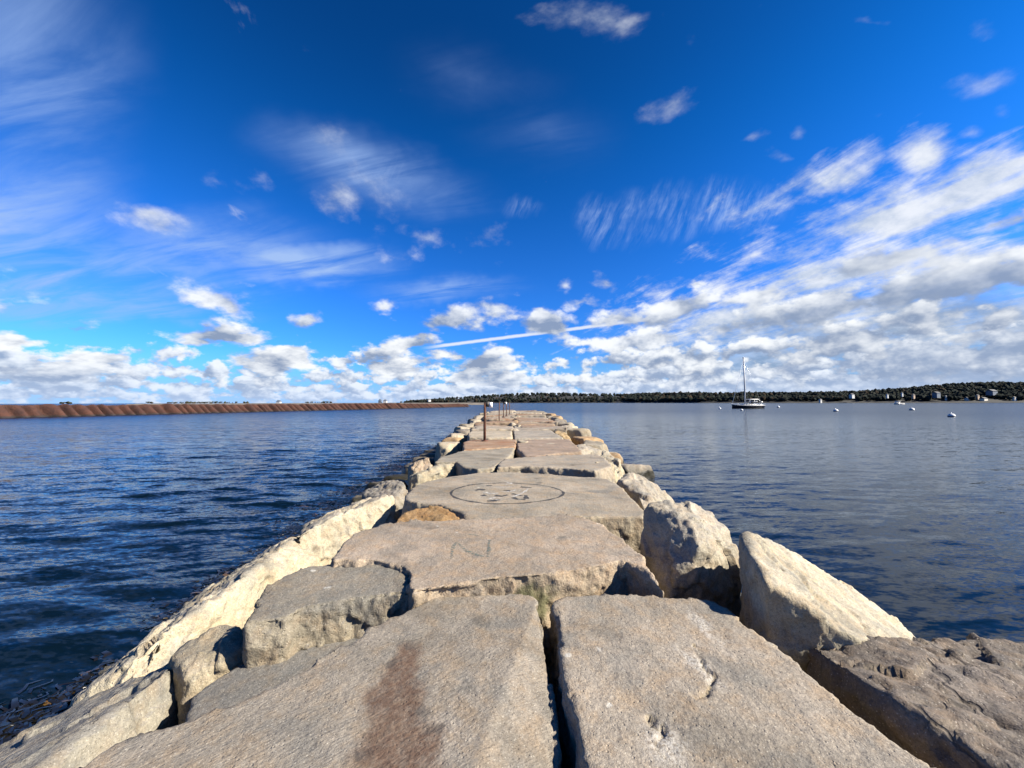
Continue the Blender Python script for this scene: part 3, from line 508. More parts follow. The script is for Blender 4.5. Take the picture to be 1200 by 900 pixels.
# ------------------------------------------------------------------ stones
PROTO = bpy.data.objects.new('tmp', bpy.data.meshes.new('tmp')); COL.objects.link(PROTO)
def remeshed(bm, vox):
    me0 = PROTO.data; bmesh.ops.recalc_face_normals(bm, faces=bm.faces); bm.to_mesh(me0); bm.free()
    PROTO.modifiers.clear(); md = PROTO.modifiers.new('r', 'REMESH'); md.mode = 'VOXEL'; md.voxel_size = vox
    dg = bpy.context.evaluated_depsgraph_get(); dg.update()
    return bpy.data.meshes.new_from_object(PROTO.evaluated_get(dg), depsgraph=dg)
def stone_mesh(kind, pts, bottom, vox, rough=1., flare=.08, facets=(), facets_n=0, seed=0, cracks=(), aniso=0):
    rs = np.random.RandomState(seed)
    pts = np.array(pts, float); c = pts[:, :2].mean(0)
    base = pts.copy(); base[:, :2] = c + (base[:, :2] - c) * (1 + flare); base[:, 2] = bottom
    bm = bmesh.new()
    if kind == 'slab':
        n = len(pts); vt = [bm.verts.new(p) for p in pts]; vb = [bm.verts.new(p) for p in base]
        bm.faces.new(vt); bm.faces.new(vb[::-1])
        for i in range(n): bm.faces.new((vt[i], vb[i], vb[(i + 1) % n], vt[(i + 1) % n]))
        bmesh.ops.triangulate(bm, faces=bm.faces[:])
    else:
        for p in list(pts) + list(base): bm.verts.new(p)
        r = bmesh.ops.convex_hull(bm, input=bm.verts[:])
        bmesh.ops.delete(bm, geom=list({g_ for g_ in r['geom_interior'] + r['geom_unused'] if isinstance(g_, bmesh.types.BMVert)}), context='VERTS')
    me = remeshed(bm, vox)
    n = len(me.vertices); co = np.empty(n * 3); me.vertices.foreach_get('co', co); co = co.reshape(-1, 3)
    # broken flats
    size = np.ptp(co, axis=0)
    for k in range(facets_n):
        d = rs.normal(size=3); d[2] = abs(d[2]) * .8; d /= np.linalg.norm(d)
        s = co @ d; lim = s.max() - rs.uniform(.02, .09) * np.abs(size @ np.abs(d)) * .6
        over = np.maximum(0, s - lim); co -= over[:, None] * d
    for (a, b_, c_) in facets:
        a, b_, c_ = map(np.array, (a, b_, c_)); nn = np.cross(b_ - a, c_ - a); nn /= np.linalg.norm(nn); nn *= np.sign(nn[2])
        over = np.maximum(0, (co - a) @ nn) * (co[:, 2] > bottom + .3); co[:, 2] -= over / nn[2]
    # soften arrises
    ne = len(me.edges); ed = np.empty(ne * 2, int); me.edges.foreach_get('vertices', ed); ed = ed.reshape(-1, 2)
    deg = np.bincount(ed.ravel(), minlength=n).astype(float)[:, None]; deg[deg == 0] = 1
    def smooth(it):
        nonlocal co
        for _ in range(it):
            s = np.zeros_like(co)
            for ax in range(3):
                s[:, ax] = np.bincount(ed[:, 0], co[ed[:, 1], ax], n) + np.bincount(ed[:, 1], co[ed[:, 0], ax], n)
            co = co * .4 + .6 * s / deg
    smooth(1)
    me.vertices.foreach_set('co', co.ravel()); me.update()
    nr = np.empty(n * 3); me.vertices.foreach_get('normal', nr); nr = nr.reshape(-1, 3)
    off = rs.uniform(0, 50, 3); p = co + off
    if aniso:
        ca, sa = math.cos(R(aniso)), math.sin(R(aniso)); q0 = p.copy()
        p = np.stack([(q0[:, 0] * ca + q0[:, 1] * sa) * .38, (-q0[:, 0] * sa + q0[:, 1] * ca) * 1.1, q0[:, 2] * 1.25 - q0[:, 0] * .3], 1)
    top = np.clip((nr[:, 2] - .75) / .2, 0, 1) if kind == 'slab' else np.zeros(n)
    side = 1 - top
    d = fbm(p * .9, 2) * (.030 * side + .016 * top)
    d += (.25 - np.abs(perlin(p * 2.3))) * (.045 * side + .010 * top) * rough
    d += (ridged(p * 5.5, 3) - .4) * (.010 * side + .0025 * top) * rough
    d += fbm(p * np.array([14, 14, 9.]), 3) * (.013 * side + .0030 * top) * rough
    if vox < .06: d += side * (broken(co + off, .42, seed) * (.12 if kind == 'rock' else .07) + broken(co + off, .16, seed + 9) * .10) * min(rough, 1.2)
    if vox < .03: d += perlin(p * 34) * (.005 * side + .0018 * top)
    # chips bitten out of the upper arris
    edge = 4 * top * side
    chip = np.clip(perlin(p * 3.3 + 4) - .18, 0, 1) * .09 + np.clip(.2 - np.abs(perlin(p * 7 + 9)), 0, 1) * .10 + np.clip(perlin(p * 13) - .1, 0, 1) * .03
    d -= chip * edge * min(rough, 1.2) * .6
    for ln in cracks:
        dist = np.full(n, 9.); wob = np.stack([perlin(p * 9), perlin(p * 9 + 5)], 1) * .06 + np.stack([perlin(p * 30), perlin(p * 30 + 5)], 1) * .02
        for a, b_ in zip(ln, ln[1:]):
            a, b_ = np.array(a), np.array(b_); t_ = np.clip(((co[:, :2] + wob - a) @ (b_ - a)) / ((b_ - a) @ (b_ - a)), 0, 1)
            dist = np.minimum(dist, np.linalg.norm(co[:, :2] + wob - a - t_[:, None] * (b_ - a), axis=1))
        d -= .020 * np.exp(-(dist / .011) ** 2) * top * (.6 + .8 * (perlin(p * 6) > -.1))
    co = co + nr * d[:, None]
    me.vertices.foreach_set('co', co.ravel()); me.update()
    return me, co
def centre_mesh(me, co, origin):
    me.vertices.foreach_set('co', (co - np.array(origin)).ravel()); me.update()

def blots(o):
    p = lambda q: (q[0] - o[0], q[1] - o[1])
    L = [p(q) for q in DATA['stain']['line']]
    patches = []
    for (a, b_), r_ in zip(zip(L, L[1:]), (.12, .18, .21, .24)):
        dx, dy = b_[0] - a[0], b_[1] - a[1]; ln = math.hypot(dx, dy)
        patches.append(((a[0] + b_[0]) / 2, (a[1] + b_[1]) / 2, ln * .5 + .10, r_, math.atan2(dy, dx)))
    patches.append((-.77 - o[0], 1.56 - o[1], .14, .10, 0.))
    return dict(patches=patches, blots=[(*p(q), r_) for q, r_ in zip(DATA['stain']['blots'], (.045, .055, .04, .03, .05))])
MAT = {0: granite('granite', hair_cracks=True), 1: granite('granite_grained', grain=1), 'post_base': granite('granite_rusty', rust=True)}
MAT['green_mark'] = granite('granite_mossy', grain=1, moss=((.17, 3.2, 1.28), (.22, .5, .16)))
STONE = {}
def add_stone(d, seed):
    me, co = stone_mesh(d['kind'], d['pts'], d['bottom'], d['vox'], d.get('rough', 1), d.get('flare', .08), d.get('facets', ()), d.get('facets_n', 0), seed, d.get('cracks', ()), d.get('aniso', 0))
    c = np.array(d['pts']).mean(0); o_ = (float(c[0]), float(c[1]), d['bottom'])
    centre_mesh(me, co, o_)
    key = d['key']
    if key == 'stained': mat = granite('granite_stained', grain=1, stain=blots(o_))
    elif key == 'cracked': mat = granite('granite_filmed', film=[(x - o_[0], y - o_[1], rx, ry, a) for x, y, rx, ry, a in DATA['film']])
    else: mat = MAT.get(key) or MAT[1 if d.get('grain') else 0]
    if d.get('rusty'): mat = MAT['post_base']
    name = 'granite_slab' if d['kind'] == 'slab' else 'boulder'
    ob = link(name, me, mat); ob.location = o_; ob.color = (*d['tone'], 1)
    STONE[key] = ob; ob['kind'] = 'thing'
    return ob
RUB = ['tan rubble chunk under the left part of the pale ended slab', 'grey rubble chunk in the middle of the row below the pale ended slab', 'tan rubble chunk under the right part of the pale ended slab',
       'small grey rubble chunk at the left corner of the pale ended slab', 'pale rubble block on the right end before the pale ended slab', 'small grey rock before the dark gap under the left slab behind the ring']
ri = 0
for i, d in enumerate(DATA['stones']):
    ob = add_stone(d, i + 1)
    lab = d['label']; grp = None
    if not lab: lab = RUB[ri]; ri += 1; grp = 'rubble chunks between the slabs'
    tag(ob, lab, 'stone slab' if d['kind'] == 'slab' else 'rock', grp)

# far crown: two columns of slabs, then boulders down both flanks
def ztop(y): return 1.42 + .32 * min(1, max(0, (y - 15) / 26))
seed = 500
def far_slab(x0, x1, y0, y1):
    global seed; seed += 1
    z = ztop((y0 + y1) / 2) + rnd.uniform(-.12, .12); j = lambda s=.24: rnd.uniform(-s, s)
    tilt = rnd.uniform(-.09, .09)
    pts = [(x0 + j(), y0 + j(), z - tilt), ((x0 + x1) / 2 + j(), y0 + j(), z), (x1 + j(), y0 + j(), z + tilt), (x1 + j(), (y0 + y1) / 2 + j(), z + tilt), (x1 + j(), y1 + j(), z + tilt), (x0 + j(), y1 + j(), z - tilt), (x0 + j(), (y0 + y1) / 2, z - tilt)]
    t = rnd.uniform(.86, 1.12); tone = [.42 * t, .375 * t, .315 * t]
    if rnd.random() < .25: tone = [.40 * t, .31 * t, .23 * t]
    ob = add_stone(dict(kind='slab', key='far', pts=pts, bottom=.6, vox=.05 + .0016 * y0, rough=2.0, tone=tone, flare=.04, rusty=rnd.random() < .4), seed)
    tag(ob, 'flat weathered slab among those paving the breakwater beyond the first iron post', 'stone slab', 'slabs paving the far crown')
def far_rock(x, y, zt, sx, sy, lab, grp, pale=0., dark=1.):
    global seed; seed += 1
    r_ = random.Random(seed); pts = []
    for k in range(11):
        a = r_.uniform(0, 6.28); q = r_.uniform(.55, 1.)
        pts.append((x + math.cos(a) * sx * q * .5, y + math.sin(a) * sy * q * .5, zt - r_.random() ** 2 * .55))
    t = r_.uniform(.75, 1.1); tone = [.52 * t, .47 * t, .38 * t] if r_.random() < .6 + pale else [.36 * t, .33 * t, .29 * t]
    if r_.random() < .12 and dark == 1: tone = [.46, .33, .20]
    tone = [c * dark for c in tone]
    ob = add_stone(dict(kind='rock', key='far', pts=pts, bottom=-.4, vox=.05 + .0017 * y, rough=1.3, tone=tone, flare=.22, facets_n=9), seed)
    tag(ob, lab, 'rock', grp)
for x0, x1, y in ((-2.15, .25, 19.6), (.3, 2.75, 19.9)):
    while y < 55:
        w = (y - 19) / 36
        ln = rnd.uniform(1.3, 2.9); far_slab(x0 - .7 * w if x0 < 0 else x0, x1 if x0 < 0 else x1 + .6 * w, y + rnd.uniform(.0, .2), y + ln - .05); y += ln
y = 12.2
while y < 57:                                                              # right flank, upper row
    s = rnd.uniform(1.1, 1.9); w = max(0, (y - 19) / 36)
    if y > 16.5: far_rock(3.45 + .6 * w + rnd.uniform(-.15, .2), y, ztop(y) + rnd.uniform(-.22, .12), 1.7, s * 1.2, 'pale angular boulder lining the right edge of the far breakwater crown', 'boulders along the right edge of the crown', .2)
    y += s
y = 15.5
while y < 57:                                                              # right flank, lower row
    s = rnd.uniform(1.1, 2.0); far_rock(4.45 + rnd.uniform(-.2, .25), y, rnd.uniform(.35, .75), 1.9, s * 1.25, 'low boulder at the right foot of the breakwater, against the water', 'boulders at the right waterline')
    y += s
y = 17.5
while y < 57:                                                              # left flank, upper row
    s = rnd.uniform(1.0, 1.8); w = max(0, (y - 19) / 36)
    far_rock(-2.85 - .8 * w + rnd.uniform(-.2, .15), y, ztop(y) - rnd.uniform(.05, .45), 1.5, s * 1.2, 'pale boulder lining the left edge of the far breakwater crown', 'boulders along the left edge of the crown', .2)
    y += s
y = 8.6
while y < 57:                                                              # left flank, lower row
    s = rnd.uniform(1.0, 1.9); far_rock(-4.05 + rnd.uniform(-.3, .2), y, rnd.uniform(.12, .45) if y < 30 else rnd.uniform(.3, .8), 2.0, s * 1.3, 'dark weedy boulder at the left foot of the breakwater, against the water', 'boulders at the left waterline', dark=.45)
    y += s
for k in range(22):                                                        # rounded far tip
    a = rnd.uniform(0, math.pi); q = rnd.uniform(.3, 1.)
    far_rock(.4 + math.cos(a) * 4.3 * q, 56 + math.sin(a) * 3.2 * q, 1.75 - .9 * q * q + rnd.uniform(-.1, .1), 1.9, 1.9, 'boulder heaped on the rounded far tip of the breakwater', 'boulders on the far tip')
for k in range(46):                                                        # broken pieces lodged in the joints of the far crown
    y = rnd.uniform(13.5, 52); far_rock(rnd.choice((.27, .27, rnd.uniform(-2.2, 2.8))) + rnd.uniform(-.15, .15), y, ztop(y) + rnd.uniform(.0, .20), rnd.uniform(.5, 1.2), rnd.uniform(.4, .8), 'broken pale stone lodged in a joint between the far crown slabs', 'broken stones in the far joints', .3)
# stones behind and beside the viewer so that the crown goes on
for (x0, x1, y0, y1) in ((-2.1, .1, -4.2, -1.35), (.2, 2.4, -4.4, -1.35)):
    far_slab(x0, x1, y0, y1); tag(list(COL.objects)[-1], 'flat slab of the crown behind the two front slabs', 'stone slab', 'slabs behind the front slabs')
for (x, y) in ((-3.4, -1.2), (3.5, -1.4), (-3.3, -3.), (3.4, -3.2)):
    far_rock(x, y, 1.05, 1.8, 2.0, 'boulder on the flank behind the front slabs', 'boulders behind the front slabs')
bpy.data.objects.remove(PROTO)

# core of packed wet stone filling the gaps, coloured near black to deepen their shade
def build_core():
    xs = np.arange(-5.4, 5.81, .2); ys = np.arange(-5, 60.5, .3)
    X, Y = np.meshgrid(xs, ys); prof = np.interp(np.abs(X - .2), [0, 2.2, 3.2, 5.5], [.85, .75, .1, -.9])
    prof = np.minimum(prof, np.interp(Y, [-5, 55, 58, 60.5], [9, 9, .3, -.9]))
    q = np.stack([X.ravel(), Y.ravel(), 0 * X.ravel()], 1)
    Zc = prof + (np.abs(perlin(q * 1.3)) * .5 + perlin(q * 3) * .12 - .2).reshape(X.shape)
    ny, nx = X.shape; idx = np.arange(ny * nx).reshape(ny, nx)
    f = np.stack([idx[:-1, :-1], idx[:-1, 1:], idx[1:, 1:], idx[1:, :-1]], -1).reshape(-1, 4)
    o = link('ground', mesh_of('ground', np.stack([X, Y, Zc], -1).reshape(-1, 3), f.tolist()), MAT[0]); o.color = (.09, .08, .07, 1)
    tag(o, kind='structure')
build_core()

# ------------------------------------------------------------------ paint on the stones
def draper(ob):
    me = ob.data; co = np.empty(len(me.vertices) * 3); me.vertices.foreach_get('co', co); co = co.reshape(-1, 3)
    t = BVHTree.FromPolygons([tuple(c) for c in co], [tuple(p.vertices) for p in me.polygons])
    def hit(x, y):
        h = t.ray_cast(Vector((x - ob.location.x, y - ob.location.y, 3)), Vector((0, 0, -1)))
        return h[0] if h[0] else None
    return hit
def stroke(bm, hit, pts, w, closed=False, seed=1):
    r_ = random.Random(seed); P = [Vector((*p, 0)) for p in pts]; fine = []
    n = len(P); rng = range(n if closed else n - 1)
    for i in rng:
        a, b_ = P[i], P[(i + 1) % n]; m_ = max(1, int((b_ - a).length / .02))
        for k in range(m_): fine.append(a.lerp(b_, k / m_))
    if not closed: fine.append(P[-1])
    prev = None; first = None; N = len(fine); ph = r_.uniform(0, 6)
    for i, p in enumerate(fine):
        d = (fine[(i + 1) % N] - fine[i - 1]) if closed else fine[min(i + 1, N - 1)] - fine[max(i - 1, 0)]
        d = d.normalized() if d.length else Vector((1, 0, 0)); s = Vector((-d.y, d.x, 0)); ww = w * (.5 + .16 * math.sin(i * .37 + ph) + r_.uniform(-.08, .08))
        row = []
        for q in (p - s * ww, p + s * ww):
            h = hit(q.x, q.y)
            if h is None: row = None; break
            row.append(bm.verts.new(h + Vector((0, 0, .003))))
        if row and prev: bm.faces.new((prev[0], row[0], row[1], prev[1]))
        if first is None: first = row
        prev = row
    if closed and prev and first: bm.faces.new((prev[0], first[0], first[1], prev[1]))
def fill(bm, hit, pts):
    xs = [p[0] for p in pts]; ys = [p[1] for p in pts]; s = .02
    def inside(x, y):
        r_ = False; j = len(pts) - 1
        for i in range(len(pts)):
            if (pts[i][1] > y) != (pts[j][1] > y) and x < (pts[j][0] - pts[i][0]) * (y - pts[i][1]) / (pts[j][1] - pts[i][1]) + pts[i][0]: r_ = not r_
            j = i
        return r_
    cache = {}
    def vert(i, k):
        if (i, k) not in cache:
            h = hit(min(xs) + i * s, min(ys) + k * s); cache[i, k] = bm.verts.new(h + Vector((0, 0, .003))) if h else None
        return cache[i, k]
    for i in range(int((max(xs) - min(xs)) / s)):
        for k in range(int((max(ys) - min(ys)) / s)):
            if inside(min(xs) + (i + .5) * s, min(ys) + (k + .5) * s):
                q = [vert(i, k), vert(i + 1, k), vert(i + 1, k + 1), vert(i, k + 1)]
                if all(q): bm.faces.new(q)
def paint_mat(name, col, cover):
    m, g, b = new_mat(name); tc = g.n.new('ShaderNodeTexCoord').outputs['Object']
    n = g.noise(tc, 45., 4, .7)
    g.put(b.inputs['Base Color'], g.mix(g.ss(n, .3, .7), tuple(c * .8 for c in col), tuple(min(1, c * 1.25) for c in col)))
    g.put(b.inputs['Alpha'], g.ss(n, cover - .08, cover + .06, 0., .80)); b.inputs['Roughness'].default_value = .75
    return m
hit = draper(STONE['ring']); PB = paint_mat('black_paint', (.022, .022, .024), .38); PW = paint_mat('white_paint', (.36, .35, .33), .46)
def painted(name, parent, mat, fn):
    bm = bmesh.new(); fn(bm); o = link(name, from_bm(name, bm), mat, parent, smooth=False)
    for p in o.data.polygons:
        pass
    return o
painted('painted_ring', STONE['ring'], PB, lambda bm: stroke(bm, hit, DATA['ring'], .038, True))
painted('painted_scribble', STONE['ring'], PB, lambda bm: [stroke(bm, hit, c, .07, seed=i) for i, c in enumerate(DATA['ring_black'])])
painted('painted_white_strokes', STONE['ring'], PW, lambda bm: [stroke(bm, hit, c, .038, seed=i) for i, c in enumerate(DATA['ring_white'])])
painted('dark_blotch', STONE['ring'], paint_mat('old_stain', (.16, .145, .12), .42), lambda bm: [fill(bm, hit, c) for c in DATA['ring_blot']])
hit2 = draper(STONE['green_mark'])
painted('painted_mark', STONE['green_mark'], paint_mat('green_paint', (.085, .108, .095), .52), lambda bm: [stroke(bm, hit2, c, .030, seed=i + 9) for i, c in enumerate(DATA['green'])])

# ------------------------------------------------------------------ iron posts
RUST = plain('rusty_iron', (.085, .035, .02), .85, .2, .5, 9.); WHITE = plain('white_paint_metal', (.78, .78, .76), .45, 0, .06); DARK = plain('dark_metal', (.03, .028, .026), .6, .4, .3)
PL = ['tall rusty iron post nearest the viewer, with a small dark and white marker on top', 'second rusty iron post along the left of the crown, bare topped', 'third thin iron post with a pale marker on its top', 'fourth thin rusty post near the far tip', 'last thin rusty post at the far tip']
for i, p in enumerate(DATA['posts']):
    t = empty('iron_post', p); tag(t, PL[i], 'post', 'iron posts along the breakwater')
    h = EYE - p[2] + (.02 if i else .0)
    bm = bmesh.new(); tube(bm, [(0, 0, -.4), (0, 0, h * .5), (.015, 0, h)], [.055, .05, .05] if i == 0 else [.04, .035, .035], 12); link('shaft', from_bm('shaft', bm), RUST, t)
    bm = bmesh.new(); tube(bm, [(0, 0, -.06), (0, 0, .035)], .13, 14); link('base_collar', from_bm('base_collar', bm), RUST, t)
    if i in (0, 2):
        bm = bmesh.new(); box(bm, (.09, -.02, h - .07), (.20, .05, .20), .01); link('bracket', from_bm('bracket', bm), DARK, t)
        bm = bmesh.new(); box(bm, (.24, -.03, h - .10), (.13, .03, .20), .006); link('marker_plate', from_bm('marker_plate', bm), WHITE, t)

# ------------------------------------------------------------------ rockweed along the left foot
def build_weed():
    m, g, b = new_mat('rockweed'); geo = g.n.new('ShaderNodeNewGeometry'); r_ = geo.outputs['Random Per Island']
    g.put(b.inputs['Base Color'], g.mix(g.ss(r_, .93, .99), g.mix(r_, (.003, .003, .002), (.009, .007, .003)), (.075, .042, .012))); b.inputs['Roughness'].default_value = .35
    rr = random.Random(4); bm = bmesh.new()
    clumps = []
    for k in range(520):
        near = k < 330
        y = rr.uniform(.6, 10) if near else rr.uniform(9, 27)
        x = (-4.05 - .30 * math.exp(-((y - 2.0) / 1.6) ** 2) - .055 * y + rr.gauss(0, .20)) if near else -4.85 - abs(rr.gauss(0, .6)); clumps.append((x, y))
    for (x, y) in clumps:
        for f in range(16):
            a = rr.gauss(math.radians(100), .7); l = rr.uniform(.08, .26); px, py = x + rr.gauss(0, .16), y + rr.gauss(0, .22); w = rr.uniform(.012, .038); z = rr.uniform(-.024, .012)
            prev = None
            for s in range(5):
                q = s / 4; cx = px + math.cos(a) * l * q + .04 * math.sin(q * 7 + f); cy = py + math.sin(a) * l * q; ww = w * (1 - q * .6)
                zz = z + .012 * math.sin(q * 3.1) ; row = (bm.verts.new((cx - math.sin(a) * ww, cy + math.cos(a) * ww, zz)), bm.verts.new((cx + math.sin(a) * ww, cy - math.cos(a) * ww, zz + .004)))
                if prev: bm.faces.new((prev[0], prev[1], row[1], row[0]))
                prev = row
    tag(link('rockweed', from_bm('rockweed', bm), m), kind='stuff')
build_weed()

# ------------------------------------------------------------------ rust red ridged bank across the left water
def build_bank():
    path = [(-165, -30), (-109, 82), (-89, 134), (-50, 217), (-32, 262)]
    seg = [math.dist(a, b_) for a, b_ in zip(path, path[1:])]; tot = sum(seg); step = .16; vs = []; fs = []
    prof = [(-3.5, 2.55), (0, 2.72), (.5, 2.62), (1.2, 2.05), (2.0, 1.35), (2.8, .65), (3.6, -.05), (4.6, -.8)]
    n = int(tot / step); rr = np.random.RandomState(2); cum = np.concatenate([[0], np.cumsum(seg)])
    jit = rr.uniform(-.25, .2, 400)
    for i in range(n + 1):
        s = min(i * step, tot - 1e-3); k = int(np.searchsorted(cum, s, 'right') - 1); a, b_ = path[k], path[k + 1]; t = (s - cum[k]) / seg[k]
        x = a[0] + (b_[0] - a[0]) * t; y = a[1] + (b_[1] - a[1]) * t; dx, dy = (b_[0] - a[0]) / seg[k], (b_[1] - a[1]) / seg[k]; nx, ny = dy, -dx
        per = 2.25; sj = s + .45 * math.sin(s * .31) + .2 * math.sin(s * 1.07 + 1); ci = int(sj / per); ph = (sj / per) % 1.0
        r = abs(math.sin(math.pi * ph)) ** .55 * (1 + jit[ci % 400])               # rounded ridges running straight down the slope
        hs = .93 - .25 * max(0, (s - tot * .75) / (tot * .25)) + .03 * math.sin(s * .21) + .02 * math.sin(s * .057)
        for j, (o, z) in enumerate(prof):
            up = 0 if j < 2 else min(1, (j - 1) / 2)
            r = abs(math.sin(math.pi * (((sj - .22 * max(0, o)) / per) % 1.0))) ** .55 * (1 + jit[int(((sj - .22 * max(0, o)) / per)) % 400])
            bulge = (r - .6) * 2.1 * up
            vs.append((x + nx * (o + bulge * .9), y + ny * (o + bulge * .9), z * hs + bulge * .6 + (.06 * math.sin(s * 1.3 + j) if j else 0)))
    m_ = len(prof)
    for i in range(n):
        for j in range(m_ - 1): fs.append((i * m_ + j, i * m_ + j + 1, (i + 1) * m_ + j + 1, (i + 1) * m_ + j))
    o = link('breakwater_wall', mesh_of('breakwater_wall', vs, fs), rust_bank_mat())
    o['kind'] = 'thing'; tag(o, 'long low rust red breakwater with slanting ridges across the left water', 'breakwater')
build_bank()

# ------------------------------------------------------------------ far shores
def blob(bm, c, r, rr, flat=.8, sub=1):
    q = bmesh.ops.create_icosphere(bm, subdivisions=sub, radius=1.)
    for v in q['verts']:
        k = 1 + rr.uniform(-.28, .28); v.co = Vector((c[0] + v.co.x * r * k, c[1] + v.co.y * r * k, c[2] + v.co.z * r * flat * k))
# (pixel-free) skyline of the right hand shore as bearing tangent, distance, height of the tree tops
COAST = [(-.30, 2100, 3), (-.255, 2050, 12), (-.20, 2000, 18), (-.10, 1900, 28), (.0, 1800, 33), (.12, 1650, 33), (.25, 1450, 28), (.38, 1200, 29), (.5, 1000, 29), (.62, 900, 27), (.72, 830, 25.5), (.85, 780, 26), (1.0, 740, 30), (1.12, 700, 36), (1.22, 680, 38), (1.34, 670, 36), (1.5, 650, 36), (1.8, 600, 34), (2.3, 520, 32)]
CT = np.array(COAST)
def coast(t): return float(np.interp(t, CT[:, 0], CT[:, 1])), (1.3 + .55 * max(0, 1 - abs(t - .05) / .45) + .25 * min(1, max(0, (t - .9) / .3))) * float(np.interp(t, CT[:, 0], CT[:, 2]))
def build_shore():
    rr = random.Random(21); vs = []; fs = []
    ts = np.linspace(-.32, 2.3, 260); prof = [(-6, -1.0), (0, 1.2), (14, 2.6), (60, .28), (140, .60), (240, .78), (420, .80), (800, .3)]
    for t in ts:
        d, h = coast(t); hh = max(1, h - 11)
        for (o, z) in prof:
            zz = z if o <= 14 else 2.6 + z * hh
            vs.append((t * (d + o), d + o, zz + (rr.uniform(-.3, .3) if o > 0 else 0)))
    m_ = len(prof)
    for i in range(len(ts) - 1):
        for j in range(m_ - 1): fs.append((i * m_ + j, (i + 1) * m_ + j, (i + 1) * m_ + j + 1, i * m_ + j + 1))
    tag(link('hills', mesh_of('hills', vs, fs), plain('shore_ground', (.012, .012, .010), .95, 0, .4, .02)), kind='structure')
    bm = bmesh.new()
    for k in range(5200):
        t = rr.uniform(-.29, 1.75) if k > 2200 else rr.uniform(.3, 1.5); d, h = coast(t); o = rr.choice((rr.uniform(16, 60), rr.uniform(40, 260), rr.uniform(120, 420)))
        hh = max(1, h - 11); zz = 2.6 + hh * float(np.interp(o, [14, 60, 140, 240, 420], [0, .28, .60, .78, .80]))
        big = 1 if d < 1000 else 1.5
        if any(abs(t - ht) < hw and o < 34 for ht, hw in OPEN): continue
        top = min(1, h / 14); r = rr.uniform(1.8, 5.6) * big * top
        blob(bm, (t * (d + o), d + o, zz + rr.uniform(3.5, 7.5) * top), r, rr, rr.uniform(.75, 1.25))
    tag(link('woods', from_bm('woods', bm), woods_mat('woods', (.010, .014, .012), (.018, .022, .017), (.034, .025, .016)), smooth=False), kind='stuff')  # blue-green grey tint in the crown colours stands in for distance haze
HOUSES = [(503, 1980, 9, 'tiny white house far away at the left foot of the distant hill', 'white', 26, 12),
          (640, 1770, 8, 'tiny pale house on the distant hill straight above the breakwater tip', 'cream', 20, 9),
          (961, 795, 3, 'small white boxy house alone at the waterline right of the sailboat', 'white', 9, 7.5), (998, 768, 10, 'low white house with a wide roof, right of the white boxy house', 'white', 15, 5),
          (1039.5, 752, 10, 'small white cottage above the left end of the motorboat', 'white', 7, 5), (1057, 748, 12, 'small white cottage above the motorboat, right of its twin', 'white', 6, 4.5), (1070, 742, 9, 'tan gabled house right of the motorboat', 'tan', 9, 6),
          (1097, 725, 10, 'large slate blue house on the shore, left of the hill top', 'slate', 20, 9), (1108, 718, 7, 'narrow white house attached on the right of the slate blue house', 'white', 6, 6.5), (1133, 708, 5, 'long low white boathouse below the hill top', 'white', 15, 3.6), (1145, 706, 7, 'dark brown gabled house below the hill top', 'tan', 10, 8), (1152, 700, 4, 'pale grey long shed by the water at the hill foot', 'cream', 19, 4.5), (1162, 712, 13, 'slate roofed long house up the right hill', 'slate', 26, 5), (1188, 690, 5, 'cream house at the far right shore', 'cream', 10, 6),
          (812, 1130, 6, 'small pale house on the shore left of the sailboat', 'cream', 12, 7)]
OPEN = [((px - 600) / 450, .004 + .28 * w / d) for px, d, z, l, c, w, h in HOUSES if px > 900]
build_shore()
HM = {'white': plain('white_clapboard', (.40, .40, .39), .6, 0, .06, .5), 'cream': plain('cream_clapboard', (.55, .52, .45), .6, 0, .08, .5), 'tan': plain('tan_clapboard', (.33, .25, .19), .7, 0, .1, .5), 'slate': plain('slate_clapboard', (.09, .11, .14), .7, 0, .1, .5)}
ROOF = plain('grey_shingles', (.05, .05, .052), .8, 0, .25, .6); PANE = plain('window_glass', (.03, .04, .05), .1)
for px, d, z, lab, c, w, h in HOUSES:
    w *= .58; h *= .42; z *= 1.5; t = (px - 600) / 450; o = 14 if px > 700 else 10
    h0 = empty('house', (t * d, d, z)); tag(h0, lab, 'house', 'houses on the far shore'); h0.rotation_euler.z = -math.atan(t) * .5 + .75
    dp = w * .6; bm = bmesh.new(); box(bm, (0, 0, h / 2 - 3), (w, dp, h + 6), 0); link('wall', from_bm('wall', bm), HM[c], h0, smooth=False)
    bm = bmesh.new(); rh = min(3.2, dp * .35); vs = [bm.verts.new(q) for q in ((-w * .53, -dp * .57, h - .2), (w * .53, -dp * .57, h - .2), (w * .53, dp * .57, h - .2), (-w * .53, dp * .57, h - .2), (-w * .53, 0, h + rh), (w * .53, 0, h + rh))]
    for f in ((0, 1, 5, 4), (2, 3, 4, 5), (0, 4, 3), (1, 2, 5), (3, 2, 1, 0)): bm.faces.new([vs[i] for i in f])
    link('roof', from_bm('roof', bm), ROOF, h0, smooth=False)
    for k in range(max(2, int(w / 3.2))):
        bm = bmesh.new(); box(bm, (-w * .5 + (k + .5) * w / max(2, int(w / 3.2)), -dp / 2 - .02, h * .5), (1.1, .1, 1.5), 0); link('window', from_bm('window', bm), PANE, h0, smooth=False)

